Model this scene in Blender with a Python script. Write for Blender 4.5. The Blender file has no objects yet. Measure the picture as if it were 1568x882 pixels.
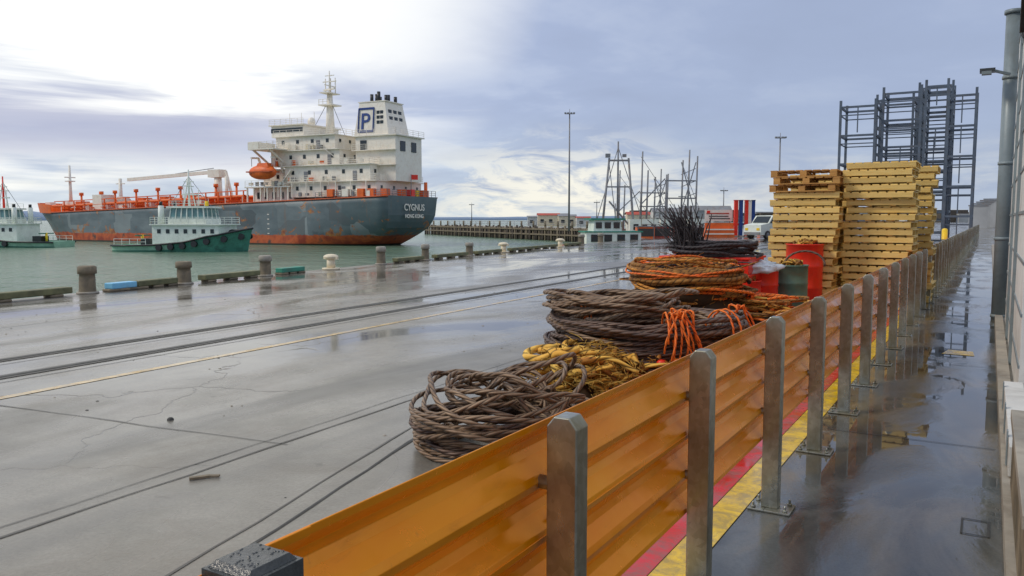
import bpy, math, random
from mathutils import Vector, Matrix, noise as mnoise
random.seed(7)
S=bpy.context.scene
PH=math.radians(30.7); CC=math.cos(PH); SS=math.sin(PH)
def W(R,D): # quay frame from (right, forward) survey frame
    return (R*CC-D*SS, D*CC+R*SS)
WATER=-2.6

# ------------------------------------------------------------------ materials
def newmat(name):
    m=bpy.data.materials.new(name); m.use_nodes=True
    nt=m.node_tree; b=nt.nodes['Principled BSDF']; return m,nt,b
def N(nt,t,**k):
    n=nt.nodes.new(t)
    for a,v in k.items(): setattr(n,a,v)
    return n
def c4(c):
    if isinstance(c,(int,float)): return (c,c,c,1)
    return tuple(c) if len(c)==4 else (*c,1)
def ramp(nt,src,stops,interp='LINEAR'):
    r=N(nt,'ShaderNodeValToRGB'); r.color_ramp.interpolation=interp
    e=r.color_ramp.elements
    e[1].position=stops[-1][0]; e[1].color=c4(stops[-1][1])
    e[0].position=stops[0][0]; e[0].color=c4(stops[0][1])
    for p,c in stops[1:-1]:
        el=e.new(p); el.color=c4(c)
    nt.links.new(src,r.inputs[0]); return r.outputs[0]
def noise(nt,scale,detail=4,rough=0.55,vec=None,dist=0.0):
    n=N(nt,'ShaderNodeTexNoise'); n.inputs['Scale'].default_value=scale
    n.inputs['Detail'].default_value=min(detail,5); n.inputs['Roughness'].default_value=rough
    n.inputs['Distortion'].default_value=dist
    if vec is None:
        tc=N(nt,'ShaderNodeTexCoord'); vec=tc.outputs['Object']
    nt.links.new(vec,n.inputs['Vector']); return n.outputs['Fac']
def mapping(nt,scale=(1,1,1),rot=(0,0,0)):
    tc=N(nt,'ShaderNodeTexCoord'); mp=N(nt,'ShaderNodeMapping')
    mp.inputs['Scale'].default_value=scale; mp.inputs['Rotation'].default_value=rot
    nt.links.new(tc.outputs['Object'],mp.inputs[0]); return mp.outputs[0]
def mix(nt,f,a,b,mode='MIX'):
    m=N(nt,'ShaderNodeMix',data_type='RGBA',blend_type=mode)
    for i,v in ((0,f),(6,a),(7,b)):
        if isinstance(v,(int,float)): m.inputs[i].default_value=v
        elif isinstance(v,tuple): m.inputs[i].default_value=(*v[:3],1)
        else: nt.links.new(v,m.inputs[i])
    return m.outputs[2]
def mth(nt,op,a,b=0.0,c=None):
    m=N(nt,'ShaderNodeMath',operation=op)
    for i,v in enumerate((a,b) if c is None else (a,b,c)):
        if isinstance(v,(int,float)): m.inputs[i].default_value=v
        else: nt.links.new(v,m.inputs[i])
    return m.outputs[0]
def bump(nt,b,h,strength=0.3,dist=0.01):
    n=N(nt,'ShaderNodeBump'); n.inputs['Strength'].default_value=strength; n.inputs['Distance'].default_value=dist
    nt.links.new(h,n.inputs['Height']); nt.links.new(n.outputs[0],b.inputs['Normal'])
def simple(name,col,rough=0.5,metal=0.0,var=0.25,scale=6,dirt=None,dirtamt=0.5,bmp=0.0,coat=0):
    m,nt,b=newmat(name)
    f=noise(nt,scale,4,0.6)
    lo=tuple(c*(1-var) for c in col); hi=tuple(min(1,c*(1+var)) for c in col)
    c=ramp(nt,f,[(0.3,lo),(0.7,hi)])
    if dirt:
        f2=noise(nt,scale*0.6+1.3,5,0.7,dist=0.4)
        fm=ramp(nt,f2,[(0.5,0.0),(0.72,float(dirtamt))])
        c=mix(nt,fm,c,dirt)
    nt.links.new(c,b.inputs['Base Color'])
    r=ramp(nt,f,[(0.3,max(0.03,rough*0.75)),(0.7,min(1,rough*1.25))])
    nt.links.new(r,b.inputs['Roughness'])
    b.inputs['Metallic'].default_value=metal
    if coat: b.inputs['Coat Weight'].default_value=coat
    if bmp: bump(nt,b,noise(nt,scale*8,3),bmp,0.01)
    return m
# quay concrete
def ground_mat():
    m,nt,b=newmat('wet_quay_concrete')
    big=noise(nt,0.16,5,0.6,mapping(nt,(1,0.5,1)),0.6)
    med=noise(nt,1.3,5,0.7)
    fine=noise(nt,45,3,0.7)
    c=ramp(nt,big,[(0.3,(0.22,0.208,0.178)),(0.5,(0.285,0.268,0.226)),(0.72,(0.36,0.338,0.28))])
    c=mix(nt,0.75,c,ramp(nt,med,[(0.3,0.45),(0.68,1.0)]),'MULTIPLY')
    c=mix(nt,0.4,c,ramp(nt,fine,[(0.3,0.4),(0.65,1.0)]),'MULTIPLY')
    # cracks
    nz=N(nt,'ShaderNodeTexNoise'); nz.inputs['Scale'].default_value=1.1; nz.inputs['Detail'].default_value=4
    tc=N(nt,'ShaderNodeTexCoord'); nt.links.new(tc.outputs['Object'],nz.inputs['Vector'])
    add=N(nt,'ShaderNodeVectorMath',operation='MULTIPLY_ADD'); add.inputs[1].default_value=(1.2,1.2,0)
    nt.links.new(nz.outputs['Color'],add.inputs[0]); nt.links.new(tc.outputs['Object'],add.inputs[2])
    vo=N(nt,'ShaderNodeTexVoronoi',feature='DISTANCE_TO_EDGE'); vo.inputs['Scale'].default_value=0.4
    nt.links.new(add.outputs[0],vo.inputs['Vector'])
    cr=ramp(nt,vo.outputs['Distance'],[(0.0,1.0),(0.005,0.0)])
    gate=ramp(nt,noise(nt,0.35,3),[(0.46,0.0),(0.56,0.75)])
    crk=mth(nt,'MULTIPLY',cr,gate)
    c=mix(nt,crk,c,(0.07,0.065,0.055))
    # mud stains and oil spots
    st=ramp(nt,noise(nt,0.5,5,0.7,dist=1.0),[(0.50,0.0),(0.68,0.55)])
    c=mix(nt,st,c,(0.15,0.125,0.09))
    sp=ramp(nt,noise(nt,3.4,3,0.6),[(0.68,0.0),(0.74,0.6)])
    c=mix(nt,sp,c,(0.09,0.08,0.065))
    tr=ramp(nt,noise(nt,1.0,4,0.6,mapping(nt,(1.1,0.035,1),(0,0,-0.06))),[(0.50,0.0),(0.66,0.5)])
    c=mix(nt,tr,c,(0.11,0.107,0.098))
    wet=noise(nt,0.28,5,0.62,mapping(nt,(1.3,0.45,1)),0.8)
    wr=ramp(nt,wet,[(0.42,0.04),(0.50,0.15),(0.64,0.38)])
    wd=ramp(nt,wet,[(0.40,0.6),(0.54,1.0)])
    c=mix(nt,1.0,c,wd,'MULTIPLY')
    nt.links.new(c,b.inputs['Base Color']); nt.links.new(wr,b.inputs['Roughness'])
    h=mth(nt,'MULTIPLY',fine,ramp(nt,wet,[(0.42,0.08),(0.6,1.0)]))
    h=mth(nt,'SUBTRACT',h,mth(nt,'MULTIPLY',crk,1.5))
    bump(nt,b,h,0.4,0.006)
    b.inputs['IOR'].default_value=1.4
    return m
def walk_mat():
    m,nt,b=newmat('wet_walkway_concrete')
    v=mapping(nt,(1.0,0.45,1))
    big=noise(nt,0.9,5,0.6,v,0.5); fine=noise(nt,60,3,0.7)
    c=ramp(nt,big,[(0.3,(0.06,0.072,0.078)),(0.48,(0.12,0.125,0.118)),(0.62,(0.21,0.165,0.095))])
    c=mix(nt,0.35,c,ramp(nt,fine,[(0.3,0.45),(0.65,1.0)]),'MULTIPLY')
    wet=noise(nt,1.5,5,0.6,v,0.7)
    c=mix(nt,1.0,c,ramp(nt,wet,[(0.4,0.5),(0.55,1.0)]),'MULTIPLY')
    nt.links.new(c,b.inputs['Base Color'])
    nt.links.new(ramp(nt,wet,[(0.46,0.02),(0.56,0.08),(0.70,0.26)]),b.inputs['Roughness'])
    h=mth(nt,'MULTIPLY',fine,ramp(nt,wet,[(0.48,0.0),(0.6,1.0)]))
    bump(nt,b,h,0.3,0.005); return m
def paint_line(name,col):
    m,nt,b=newmat(name)
    wear=ramp(nt,noise(nt,7,5,0.75,dist=0.5),[(0.40,1.0),(0.60,0.0)])
    c=mix(nt,mth(nt,'MULTIPLY',wear,0.6),col,(0.16,0.13,0.09))
    nt.links.new(c,b.inputs['Base Color'])
    nt.links.new(ramp(nt,noise(nt,3,4),[(0.4,0.08),(0.65,0.4)]),b.inputs['Roughness'])
    return m
def water_mat():
    m,nt,b=newmat('harbour_water')
    c=ramp(nt,noise(nt,0.03,5,0.6,mapping(nt,(1,.4,1))),[(0.3,(0.10,0.175,0.115)),(0.7,(0.165,0.25,0.175))])
    nt.links.new(c,b.inputs['Base Color']); b.inputs['Roughness'].default_value=0.18
    b.inputs['IOR'].default_value=1.23
    a=noise(nt,0.9,4,0.6,mapping(nt,(1,0.5,1),(0,0,0.6))); a2=noise(nt,0.22,3,0.5,mapping(nt,(1,0.6,1)))
    h=mth(nt,'ADD',a,mth(nt,'MULTIPLY',a2,2.0)); bump(nt,b,h,1.0,0.7)
    return m
def orange_rail_mat():
    m,nt,b=newmat('orange_painted_guardrail')
    f=noise(nt,1.2,4,0.6,mapping(nt,(1,1,4)))
    c=ramp(nt,f,[(0.3,(0.92,0.255,0.002)),(0.7,(1.0,0.37,0.004))])
    d=ramp(nt,noise(nt,9,5,0.75,mapping(nt,(1,0.4,3)),0.5),[(0.56,0.0),(0.8,0.45)])
    c=mix(nt,d,c,(0.5,0.15,0.004))
    s=ramp(nt,noise(nt,22,4,0.7,mapping(nt,(1,1,0.12))),[(0.66,0.0),(0.72,0.25)])
    c=mix(nt,s,c,(0.32,0.14,0.03))
    nt.links.new(c,b.inputs['Base Color'])
    nt.links.new(ramp(nt,noise(nt,14,4),[(0.3,0.12),(0.7,0.30)]),b.inputs['Roughness'])
    b.inputs['Metallic'].default_value=0.3
    bump(nt,b,noise(nt,3.5,3),0.12,0.02); return m
def galv_mat():
    m,nt,b=newmat('galvanised_steel')
    vo=N(nt,'ShaderNodeTexVoronoi'); vo.inputs['Scale'].default_value=38
    tc=N(nt,'ShaderNodeTexCoord'); nt.links.new(tc.outputs['Object'],vo.inputs['Vector'])
    sp=N(nt,'ShaderNodeSeparateColor'); nt.links.new(vo.outputs['Color'],sp.inputs[0])
    c=ramp(nt,sp.outputs[0],[(0.0,(0.33,0.34,0.29)),(1.0,(0.47,0.48,0.42))])
    g=noise(nt,5,5,0.65,mapping(nt,(1,1,0.35)))
    c=mix(nt,ramp(nt,g,[(0.38,0.0),(0.62,0.75)]),c,(0.22,0.18,0.095))
    nt.links.new(c,b.inputs['Base Color']); b.inputs['Metallic'].default_value=0.85
    nt.links.new(ramp(nt,g,[(0.3,0.2),(0.7,0.45)]),b.inputs['Roughness']); return m
def rope_mat(name,c0,c1,strands=6,pitch=0.16,rough=0.6,depth=0.006,metal=0.0):
    m,nt,b=newmat(name)
    tc=N(nt,'ShaderNodeTexCoord'); sx=N(nt,'ShaderNodeSeparateXYZ'); nt.links.new(tc.outputs['UV'],sx.inputs[0])
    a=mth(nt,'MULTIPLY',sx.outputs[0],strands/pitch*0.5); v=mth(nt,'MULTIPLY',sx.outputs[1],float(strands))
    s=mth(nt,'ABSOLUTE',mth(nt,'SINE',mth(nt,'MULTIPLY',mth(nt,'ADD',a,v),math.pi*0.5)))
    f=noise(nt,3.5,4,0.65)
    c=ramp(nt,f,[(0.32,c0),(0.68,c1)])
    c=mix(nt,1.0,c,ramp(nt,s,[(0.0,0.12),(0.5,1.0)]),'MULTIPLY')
    nt.links.new(c,b.inputs['Base Color']); b.inputs['Roughness'].default_value=rough; b.inputs['Metallic'].default_value=metal
    bump(nt,b,s,0.9,depth); return m
def wood_mat(name,c0,c1,scale=(1,12,12)):
    m,nt,b=newmat(name)
    f=noise(nt,2.5,5,0.6,mapping(nt,scale),0.6)
    g=N(nt,'ShaderNodeNewGeometry')
    c=ramp(nt,f,[(0.3,c0),(0.7,c1)])
    c=mix(nt,0.55,c,ramp(nt,g.outputs['Random Per Island'],[(0,0.45),(1,1.0)]),'MULTIPLY')
    nt.links.new(c,b.inputs['Base Color']); b.inputs['Roughness'].default_value=0.6
    bump(nt,b,f,0.2,0.005); return m
def hull_mat():
    m,nt,b=newmat('ship_hull_paint')
    tc=N(nt,'ShaderNodeTexCoord'); sx=N(nt,'ShaderNodeSeparateXYZ'); nt.links.new(tc.outputs['Object'],sx.inputs[0])
    grey=ramp(nt,noise(nt,0.22,5,0.6,mapping(nt,(1,1,2))),[(0.3,(0.10,0.135,0.145)),(0.5,(0.15,0.19,0.20)),(0.72,(0.22,0.265,0.27))])
    ss=N(nt,'ShaderNodeClamp'); nt.links.new(mth(nt,'MULTIPLY',mth(nt,'SUBTRACT',9.0,sx.outputs[0]),2.0),ss.inputs[0])
    c=mix(nt,mth(nt,'MULTIPLY',ss.outputs[0],0.5),grey,(0.06,0.105,0.11))
    vo=N(nt,'ShaderNodeTexVoronoi',distance='CHEBYCHEV'); vo.inputs['Scale'].default_value=0.22
    nt.links.new(mapping(nt,(1,0.05,1.3)),vo.inputs['Vector'])
    sp=N(nt,'ShaderNodeSeparateColor'); nt.links.new(vo.outputs['Color'],sp.inputs[0])
    c=mix(nt,ramp(nt,sp.outputs[0],[(0.0,0.6),(0.22,0.0)]),c,(0.36,0.40,0.39))
    c=mix(nt,ramp(nt,sp.outputs[1],[(0.78,0.0),(0.80,0.6)]),c,(0.06,0.075,0.08))
    z=sx.outputs[2]
    low=ramp(nt,mth(nt,'MULTIPLY',z,0.12),[(0.05,1.0),(0.55,0.3),(1.0,0.1)])
    r1=noise(nt,0.35,5,0.72,mapping(nt,(1,1,1.2)),0.6)
    rr=ramp(nt,mth(nt,'ADD',r1,mth(nt,'MULTIPLY',low,0.14)),[(0.655,0.0),(0.69,0.9)])
    c=mix(nt,rr,c,ramp(nt,noise(nt,1.2,4),[(0.35,(0.27,0.07,0.025)),(0.65,(0.58,0.24,0.05))]))
    sk=noise(nt,1.6,5,0.7,mapping(nt,(1,1,0.08)))
    c=mix(nt,ramp(nt,sk,[(0.58,0.0),(0.72,0.5)]),c,(0.26,0.14,0.07))
    edge=mth(nt,'ADD',z,mth(nt,'MULTIPLY',mth(nt,'SUBTRACT',r1,0.5),1.4))
    boot=ramp(nt,mth(nt,'MULTIPLY',edge,0.1),[(0.165,1.0),(0.17,0.0)])
    c=mix(nt,boot,c,ramp(nt,noise(nt,0.6,4),[(0.35,(0.30,0.05,0.025)),(0.58,(0.6,0.13,0.035)),(0.72,(0.10,0.06,0.05))]))
    wl=ramp(nt,mth(nt,'MULTIPLY',z,0.1),[(0.02,1.0),(0.035,0.0)])
    c=mix(nt,wl,c,(0.03,0.035,0.02))
    nt.links.new(c,b.inputs['Base Color']); b.inputs['Roughness'].default_value=0.5; return m

M={}
M['ground']=ground_mat(); M['walk']=walk_mat(); M['water']=water_mat(); M['rail']=orange_rail_mat(); M['galv']=galv_mat()
M['yline']=paint_line('yellow_line_paint',(0.88,0.58,0.01)); M['rline']=paint_line('red_line_paint',(0.70,0.015,0.01))
M['oline']=paint_line('worn_yellow_paint',(0.66,0.44,0.14))
M['joint']=simple('joint_dark',(0.045,0.045,0.04),0.6,0,0.3,5)
M['softjoint']=simple('joint_filled',(0.10,0.095,0.08),0.5,0,0.45,1.5)
M['steelrail']=simple('rail_steel',(0.10,0.095,0.085),0.4,0.4,0.3,5,(0.12,0.07,0.04))
M['wire']=rope_mat('steel_wire_rope',(0.13,0.07,0.035),(0.36,0.245,0.15),6,0.16,0.5,0.008,0.2)
M['wire2']=rope_mat('steel_wire_rope_dark',(0.07,0.04,0.03),(0.20,0.125,0.085),6,0.16,0.5,0.008,0.2)
M['yrope']=rope_mat('yellow_mooring_rope',(0.72,0.33,0.03),(0.95,0.62,0.13),4,0.18,0.8,0.02)
M['orope']=rope_mat('orange_rope',(0.85,0.12,0.01),(0.98,0.25,0.02),3,0.06,0.6,0.003)
M['brope']=rope_mat('brown_net_rope',(0.13,0.05,0.012),(0.50,0.24,0.05),3,0.08,0.8,0.006)
M['rrope']=rope_mat('rust_orange_rope',(0.28,0.10,0.015),(0.72,0.32,0.05),3,0.08,0.8,0.006)
M['blackrope']=rope_mat('black_rope',(0.014,0.012,0.014),(0.06,0.045,0.048),5,0.1,0.6,0.005)
M['black']=simple('black_rubber',(0.02,0.021,0.022),0.35,0,0.3,10,None,0,0.2)
M['bplastic']=simple('black_plastic_cap',(0.04,0.045,0.045),0.2,0,0.3,25,(0.12,0.12,0.12),0.5,0.2)
M['concrete']=simple('weathered_concrete',(0.36,0.33,0.27),0.7,0,0.25,2,(0.12,0.09,0.06),0.6,0.3)
M['pile']=simple('weathered_timber',(0.22,0.18,0.12),0.75,0,0.4,4,(0.06,0.06,0.03),0.7,0.5)
M['bull']=simple('mossy_timber',(0.17,0.17,0.08),0.6,0,0.4,3,(0.05,0.07,0.03),0.7,0.4)
M['blue']=simple('blue_paint',(0.22,0.58,0.84),0.45,0,0.15,3,(0.25,0.3,0.3),0.4)
M['green']=simple('green_paint',(0.04,0.28,0.19),0.5,0,0.2,3,(0.1,0.1,0.08),0.4)
M['white']=simple('ship_white_paint',(0.86,0.81,0.70),0.45,0,0.05,0.6,(0.55,0.36,0.2),0.35)
M['cream']=simple('cream_paint',(0.80,0.70,0.50),0.5,0,0.1,2,(0.35,0.25,0.15),0.4)
M['window']=simple('dark_window',(0.02,0.03,0.035),0.12,0,0.2,1)
M['glass']=simple('tug_glass',(0.12,0.25,0.25),0.1,0,0.3,1)
M['navy']=simple('navy_paint',(0.015,0.05,0.22),0.4)
M['orange']=simple('ship_orange_paint',(0.88,0.15,0.02),0.45,0,0.25,1,(0.3,0.08,0.03),0.5)
M['hull']=hull_mat()
M['deckred']=simple('deck_red_paint',(0.50,0.10,0.03),0.6,0,0.3,0.5)
M['tuggreen']=simple('tug_green_paint',(0.06,0.23,0.16),0.4,0,0.25,0.7,(0.03,0.05,0.045),0.7)
M['tuglight']=simple('tug_light_green',(0.32,0.56,0.40),0.5,0,0.2,0.8,(0.1,0.2,0.14),0.4)
M['tugwhite']=simple('tug_white',(0.78,0.83,0.74),0.45,0,0.08,0.8,(0.4,0.45,0.35),0.4)
M['yellow']=simple('yellow_paint',(0.88,0.58,0.02),0.45,0,0.15,3)
M['red']=simple('red_plastic',(0.85,0.03,0.01),0.38,0,0.2,3,(0.4,0.05,0.03),0.4)
M['drumgreen']=simple('green_drum_paint',(0.12,0.24,0.18),0.45,0.1,0.25,5,(0.25,0.12,0.05),0.4)
M['bag']=simple('white_plastic_bag',(0.72,0.80,0.88),0.35,0,0.12,5)
M['palletnew']=wood_mat('new_pallet_timber',(0.85,0.56,0.15),(0.97,0.74,0.28))
M['palletold']=wood_mat('old_pallet_timber',(0.42,0.19,0.04),(0.72,0.40,0.11))
M['rack']=simple('rack_steel',(0.10,0.13,0.17),0.5,0.2,0.3,1,(0.16,0.12,0.08),0.4)
M['pipe']=simple('grey_pipe_paint',(0.22,0.27,0.29),0.45,0.1,0.15,2,(0.12,0.12,0.1),0.4)
M['wall']=simple('white_wall_cladding',(0.66,0.66,0.62),0.6,0,0.12,1.5,(0.26,0.25,0.22),0.5)
M['rock']=simple('dark_piles',(0.085,0.07,0.055),0.8,0,0.5,1,(0.02,0.02,0.015),0.5)
M['mast']=simple('mast_grey',(0.24,0.25,0.26),0.5,0.2,0.2,1,(0.28,0.14,0.06),0.5)
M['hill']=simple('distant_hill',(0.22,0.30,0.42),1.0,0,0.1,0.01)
M['town']=simple('distant_town',(0.38,0.39,0.39),0.9,0,0.2,0.2)
M['roofred']=simple('red_roof',(0.45,0.08,0.05),0.7,0,0.2,1)

# ------------------------------------------------------------------ builder
class B:
    def __init__(s): s.v=[];s.f=[];s.m=[];s.s=[];s.uv=[];s.mats=[];s.T=Matrix.Identity(4)
    def mi(s,k):
        if k not in s.mats: s.mats.append(k)
        return s.mats.index(k)
    def face(s,idx,mat,sm=False,uv=None):
        s.f.append(idx); s.m.append(s.mi(mat)); s.s.append(sm); s.uv.append(uv)
    def av(s,p): s.v.append(tuple(s.T@Vector(p))); return len(s.v)-1
    def poly(s,pts,mat,sm=False): s.face([s.av(p) for p in pts],mat,sm)
    def box(s,c,d,mat,rz=0,rot=None,taper=1.0):
        R=Matrix.Rotation(rz,3,'Z') if rot is None else rot
        o=Vector(c); ix=[]
        for z in(-.5,.5):
            k=taper if z>0 else 1
            for x,y in((-.5,-.5),(.5,-.5),(.5,.5),(-.5,.5)):
                ix.append(s.av(o+R@Vector((x*d[0]*k,y*d[1]*k,z*d[2]))))
        a=ix
        for q in((a[3],a[2],a[1],a[0]),(a[4],a[5],a[6],a[7]),(a[0],a[1],a[5],a[4]),(a[1],a[2],a[6],a[5]),(a[2],a[3],a[7],a[6]),(a[3],a[0],a[4],a[7])):
            s.face(list(q),mat)
    def bb(s,x0,x1,y0,y1,z0,z1,mat): s.box(((x0+x1)/2,(y0+y1)/2,(z0+z1)/2),(abs(x1-x0),abs(y1-y0),abs(z1-z0)),mat)
    def beam(s,p0,p1,w,h,mat):
        p0=Vector(p0);p1=Vector(p1);d=p1-p0;L=d.length
        if L<1e-6:return
        q=d.to_track_quat('X','Z').to_matrix(); s.box((p0+p1)/2,(L,w,h),mat,rot=q)
    def cyl(s,p0,p1,r0,r1=None,n=12,mat='white',caps=True,sm=True):
        if r1 is None:r1=r0
        p0=Vector(p0);p1=Vector(p1);q=(p1-p0).to_track_quat('Z','Y').to_matrix()
        a=[];b=[]
        for i in range(n):
            t=2*math.pi*i/n; e=Vector((math.cos(t),math.sin(t),0))
            a.append(s.av(p0+q@(e*r0))); b.append(s.av(p1+q@(e*r1)))
        for i in range(n):
            j=(i+1)%n; s.face([a[i],a[j],b[j],b[i]],mat,sm)
        if caps: s.face(a[::-1],mat); s.face(b[:],mat)
    def tube(s,pts,r,n,mat,rf=None):
        pts=[Vector(p) for p in pts]; K=len(pts)
        up=Vector((0,0,1)); prev=None; L=0; rings=[]; ls=[]
        for i,p in enumerate(pts):
            t=(pts[min(i+1,K-1)]-pts[max(i-1,0)])
            if t.length<1e-9:t=Vector((0,0,1))
            t.normalize()
            if prev is None:
                a=t.cross(up)
                if a.length<.1:a=t.cross(Vector((1,0,0)))
            else:
                a=prev-t*prev.dot(t)
            a.normalize(); prev=a; b=t.cross(a)
            if i: L+=(p-pts[i-1]).length
            rr=r if rf is None else rf(i/(K-1))*r
            rings.append([s.av(p+(a*math.cos(2*math.pi*k/n)+b*math.sin(2*math.pi*k/n))*rr) for k in range(n)]); ls.append(L)
        for i in range(K-1):
            for k in range(n):
                j=(k+1)%n; u0,u1=ls[i],ls[i+1]; v0,v1=k/n,(k+1)/n
                s.face([rings[i][k],rings[i][j],rings[i+1][j],rings[i+1][k]],mat,True,[(u0,v0),(u0,v1),(u1,v1),(u1,v0)])
        s.face(rings[0][::-1],mat); s.face(rings[-1],mat)
    def ell(s,c,r,mat,nu=14,nv=8,zmin=-1.0,nz=0.0):
        c=Vector(c); rows=[]
        a0=math.asin(zmin)
        for j in range(nv+1):
            a=a0+(math.pi/2-a0)*j/nv; row=[]
            for i in range(nu):
                t=2*math.pi*i/nu
                d=Vector((math.cos(a)*math.cos(t),math.cos(a)*math.sin(t),math.sin(a)))
                k=1+nz*mnoise.noise(d*2.3+c)
                row.append(s.av(c+Vector((d.x*r[0]*k,d.y*r[1]*k,d.z*r[2]*k))))
            rows.append(row)
        for j in range(nv):
            for i in range(nu):
                k=(i+1)%nu; s.face([rows[j][i],rows[j][k],rows[j+1][k],rows[j+1][i]],mat,True)
    def railing(s,pts,h=1.0,r=0.04,mat='white',step=1.5,bars=3):
        pts=[Vector(p) for p in pts]
        for a,b in zip(pts,pts[1:]):
            n=max(1,int((b-a).length/step))
            for i in range(n+1):
                p=a.lerp(b,i/n); s.beam(p,p+Vector((0,0,h)),r,r,mat)
            for k in range(1,bars+1):
                z=Vector((0,0,h*k/bars)); s.beam(a+z,b+z,r,r,mat)
    def done(s,name,loc=(0,0,0),rz=0,bevel=0,parent=None,solid=0):
        me=bpy.data.meshes.new(name); me.from_pydata(s.v,[],s.f)
        for k in s.mats: me.materials.append(M[k])
        me.polygons.foreach_set('material_index',s.m); me.polygons.foreach_set('use_smooth',s.s)
        if any(u is not None for u in s.uv):
            ul=me.uv_layers.new(name='UVMap'); flat=[]
            for f,u in zip(s.f,s.uv):
                if u is None: flat+= [0.0,0.0]*len(f)
                else:
                    for q in u: flat+=[q[0],q[1]]
            ul.data.foreach_set('uv',flat)
        me.update(); o=bpy.data.objects.new(name,me); S.collection.objects.link(o)
        o.location=loc; o.rotation_euler=(0,0,rz)
        if parent:o.parent=parent
        if solid:
            md=o.modifiers.new('s','SOLIDIFY'); md.thickness=solid; md.offset=0
        if bevel:
            md=o.modifiers.new('b','BEVEL'); md.width=bevel; md.segments=2; md.limit_method='ANGLE'
        return o

# ------------------------------------------------------------------ setting
def edgeX(Y): return -15.98-.15*Y
b=B()
e0,e1=-60,500
b.poly([(edgeX(e0)-.45,e0,0),(60,e0,0),(60,e1,0),(edgeX(e1)-.45,e1,0)],'ground')
o=b.done('quay_ground')
b=B()
b.poly([(edgeX(e0)-.45,e0,-.004),(edgeX(e1)-.45,e1,-.004),(edgeX(e1)-.45,e1,-6),(edgeX(e0)-.45,e0,-6)],'concrete')
b.done('quay_wall')
b=B()
b.poly([(-6000,-3000,WATER),(6000,-3000,WATER),(6000,9000,WATER),(-6000,9000,WATER)],'water'); b.done('water')
b=B()
def strip(p,q,w,mat,z=.004):
    p=Vector((*p,0));q=Vector((*q,0));d=(q-p).normalized();n_=Vector((-d.y,d.x,0))*w/2
    b.poly([(p-n_)[:2]+(z,),(q-n_)[:2]+(z,),(q+n_)[:2]+(z,),(p+n_)[:2]+(z,)],mat)
def lineX(x0,y0,sl,Y): return (x0+sl*(Y-y0),Y)
for off in (0,-1.07):
    for dx,w,mt,zz in((0,.22,'softjoint',.004),(0,.06,'joint',.008),(.11,.02,'joint',.008),(.3,.02,'softjoint',.004)):
        strip(lineX(-9.1+off+dx,4.5,-.05,-10),lineX(-9.1+off+dx,4.5,-.05,90),w,mt,zz)
b.done('crane_rail_track')
b=B()
strip(lineX(-8.03,3.98,-.051,-10),lineX(-8.03,3.98,-.051,60),.11,'oline'); b.done('painted_quay_line')
b=B()
def jag(p,q,w,seed,amp=.03,mat='softjoint'):
    p=Vector((*p,0));q=Vector((*q,0)); n=max(2,int((q-p).length/.35)); d=(q-p).normalized(); n_=Vector((-d.y,d.x,0)); L=[];Rr=[]
    for i in range(n+1):
        c=p.lerp(q,i/n)+n_*amp*mnoise.noise(Vector((i*.45,seed,0))); ww=w*(.5+1.2*abs(mnoise.noise(Vector((i*.8,seed+9,0)))))
        L.append(b.av((c.x-n_.x*ww/2,c.y-n_.y*ww/2,.004))); Rr.append(b.av((c.x+n_.x*ww/2,c.y+n_.y*ww/2,.004)))
    for i in range(n): b.face([L[i],L[i+1],Rr[i+1],Rr[i]][::-1],mat)
jag((-4.25,-4),(-5.9,40),.028,1); jag((-4.40,-4),(-6.05,40),.014,2)
jag((-3.05,2.0),(-4.35,7.2),.035,3,.03,'joint'); jag((-3.22,2.0),(-4.52,7.2),.022,4)
for i,y in enumerate((3.9,14.6,27)):
    jag((-14 ,y-.9),(-4.5,y+.35),.018,10+i)
jag((-12.6,-5),(-15.2,40),.02,21)
b.done('quay_slab_joints')
# small grit on quay
b=B()
for i in range(220):
    R=random.uniform(-9,4);D=random.uniform(4,20); x,y=W(R,D)
    if x>-3.4 or x<edgeX(y)+1: continue
    s_=random.uniform(.004,.014); b.ell((x,y,0),(s_*random.uniform(.8,2.2),s_,s_*.5),random.choice(['joint','pile','concrete']),7,3,0,.4)
x,y=W(-2.05,5.15); b.box((x,y,.012),(.13,.035,.014),'pile',1.0); b.box((x+.05,y+.06,.012),(.09,.03,.012),'pile',.6)
b.ell((*W(-2.9,6.7),0),(.03,.03,.025),'joint',8,4,0,.2)
b.done('quay_grit')

# walkway
b=B(); b.poly([(-1.16,-3,.004),(3,-3,.004),(3,140,.004),(-1.16,140,.004)],'walk'); b.done('walkway')
b=B(); b.poly([(-1.33,-3,.008),(-1.165,-3,.008),(-1.165,120,.008),(-1.33,120,.008)],'yline'); b.done('painted_yellow_line')
b=B(); b.poly([(-1.58,-3,.008),(-1.335,-3,.008),(-1.335,120,.008),(-1.58,120,.008)],'rline'); b.done('painted_red_line')
b=B()
for y in (3.2,6.8,10.6,15,20,26,33,41):
    b.poly([(-1.05,y,.008),(.1,y,.008),(.1,y+.01,.008),(-1.05,y+.01,.008)],'joint')
x,y,w,l=.0,5.0,.14,.26
for (xa,xb_,ya,yb_) in ((x-w/2,x+w/2,y-l/2,y-l/2+.012),(x-w/2,x+w/2,y+l/2-.012,y+l/2),(x-w/2,x-w/2+.012,y-l/2+.012,y+l/2-.012),(x+w/2-.012,x+w/2,y-l/2+.012,y+l/2-.012)):
    b.poly([(xa,ya,.0085),(xb_,ya,.0085),(xb_,yb_,.0085),(xa,yb_,.0085)],'joint')
b.poly([(-.46,11.4,.009),(-.1,11.4,.009),(-.12,11.75,.009),(-.40,11.8,.009)],'yline')
b.done('walkway_joints')

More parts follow.
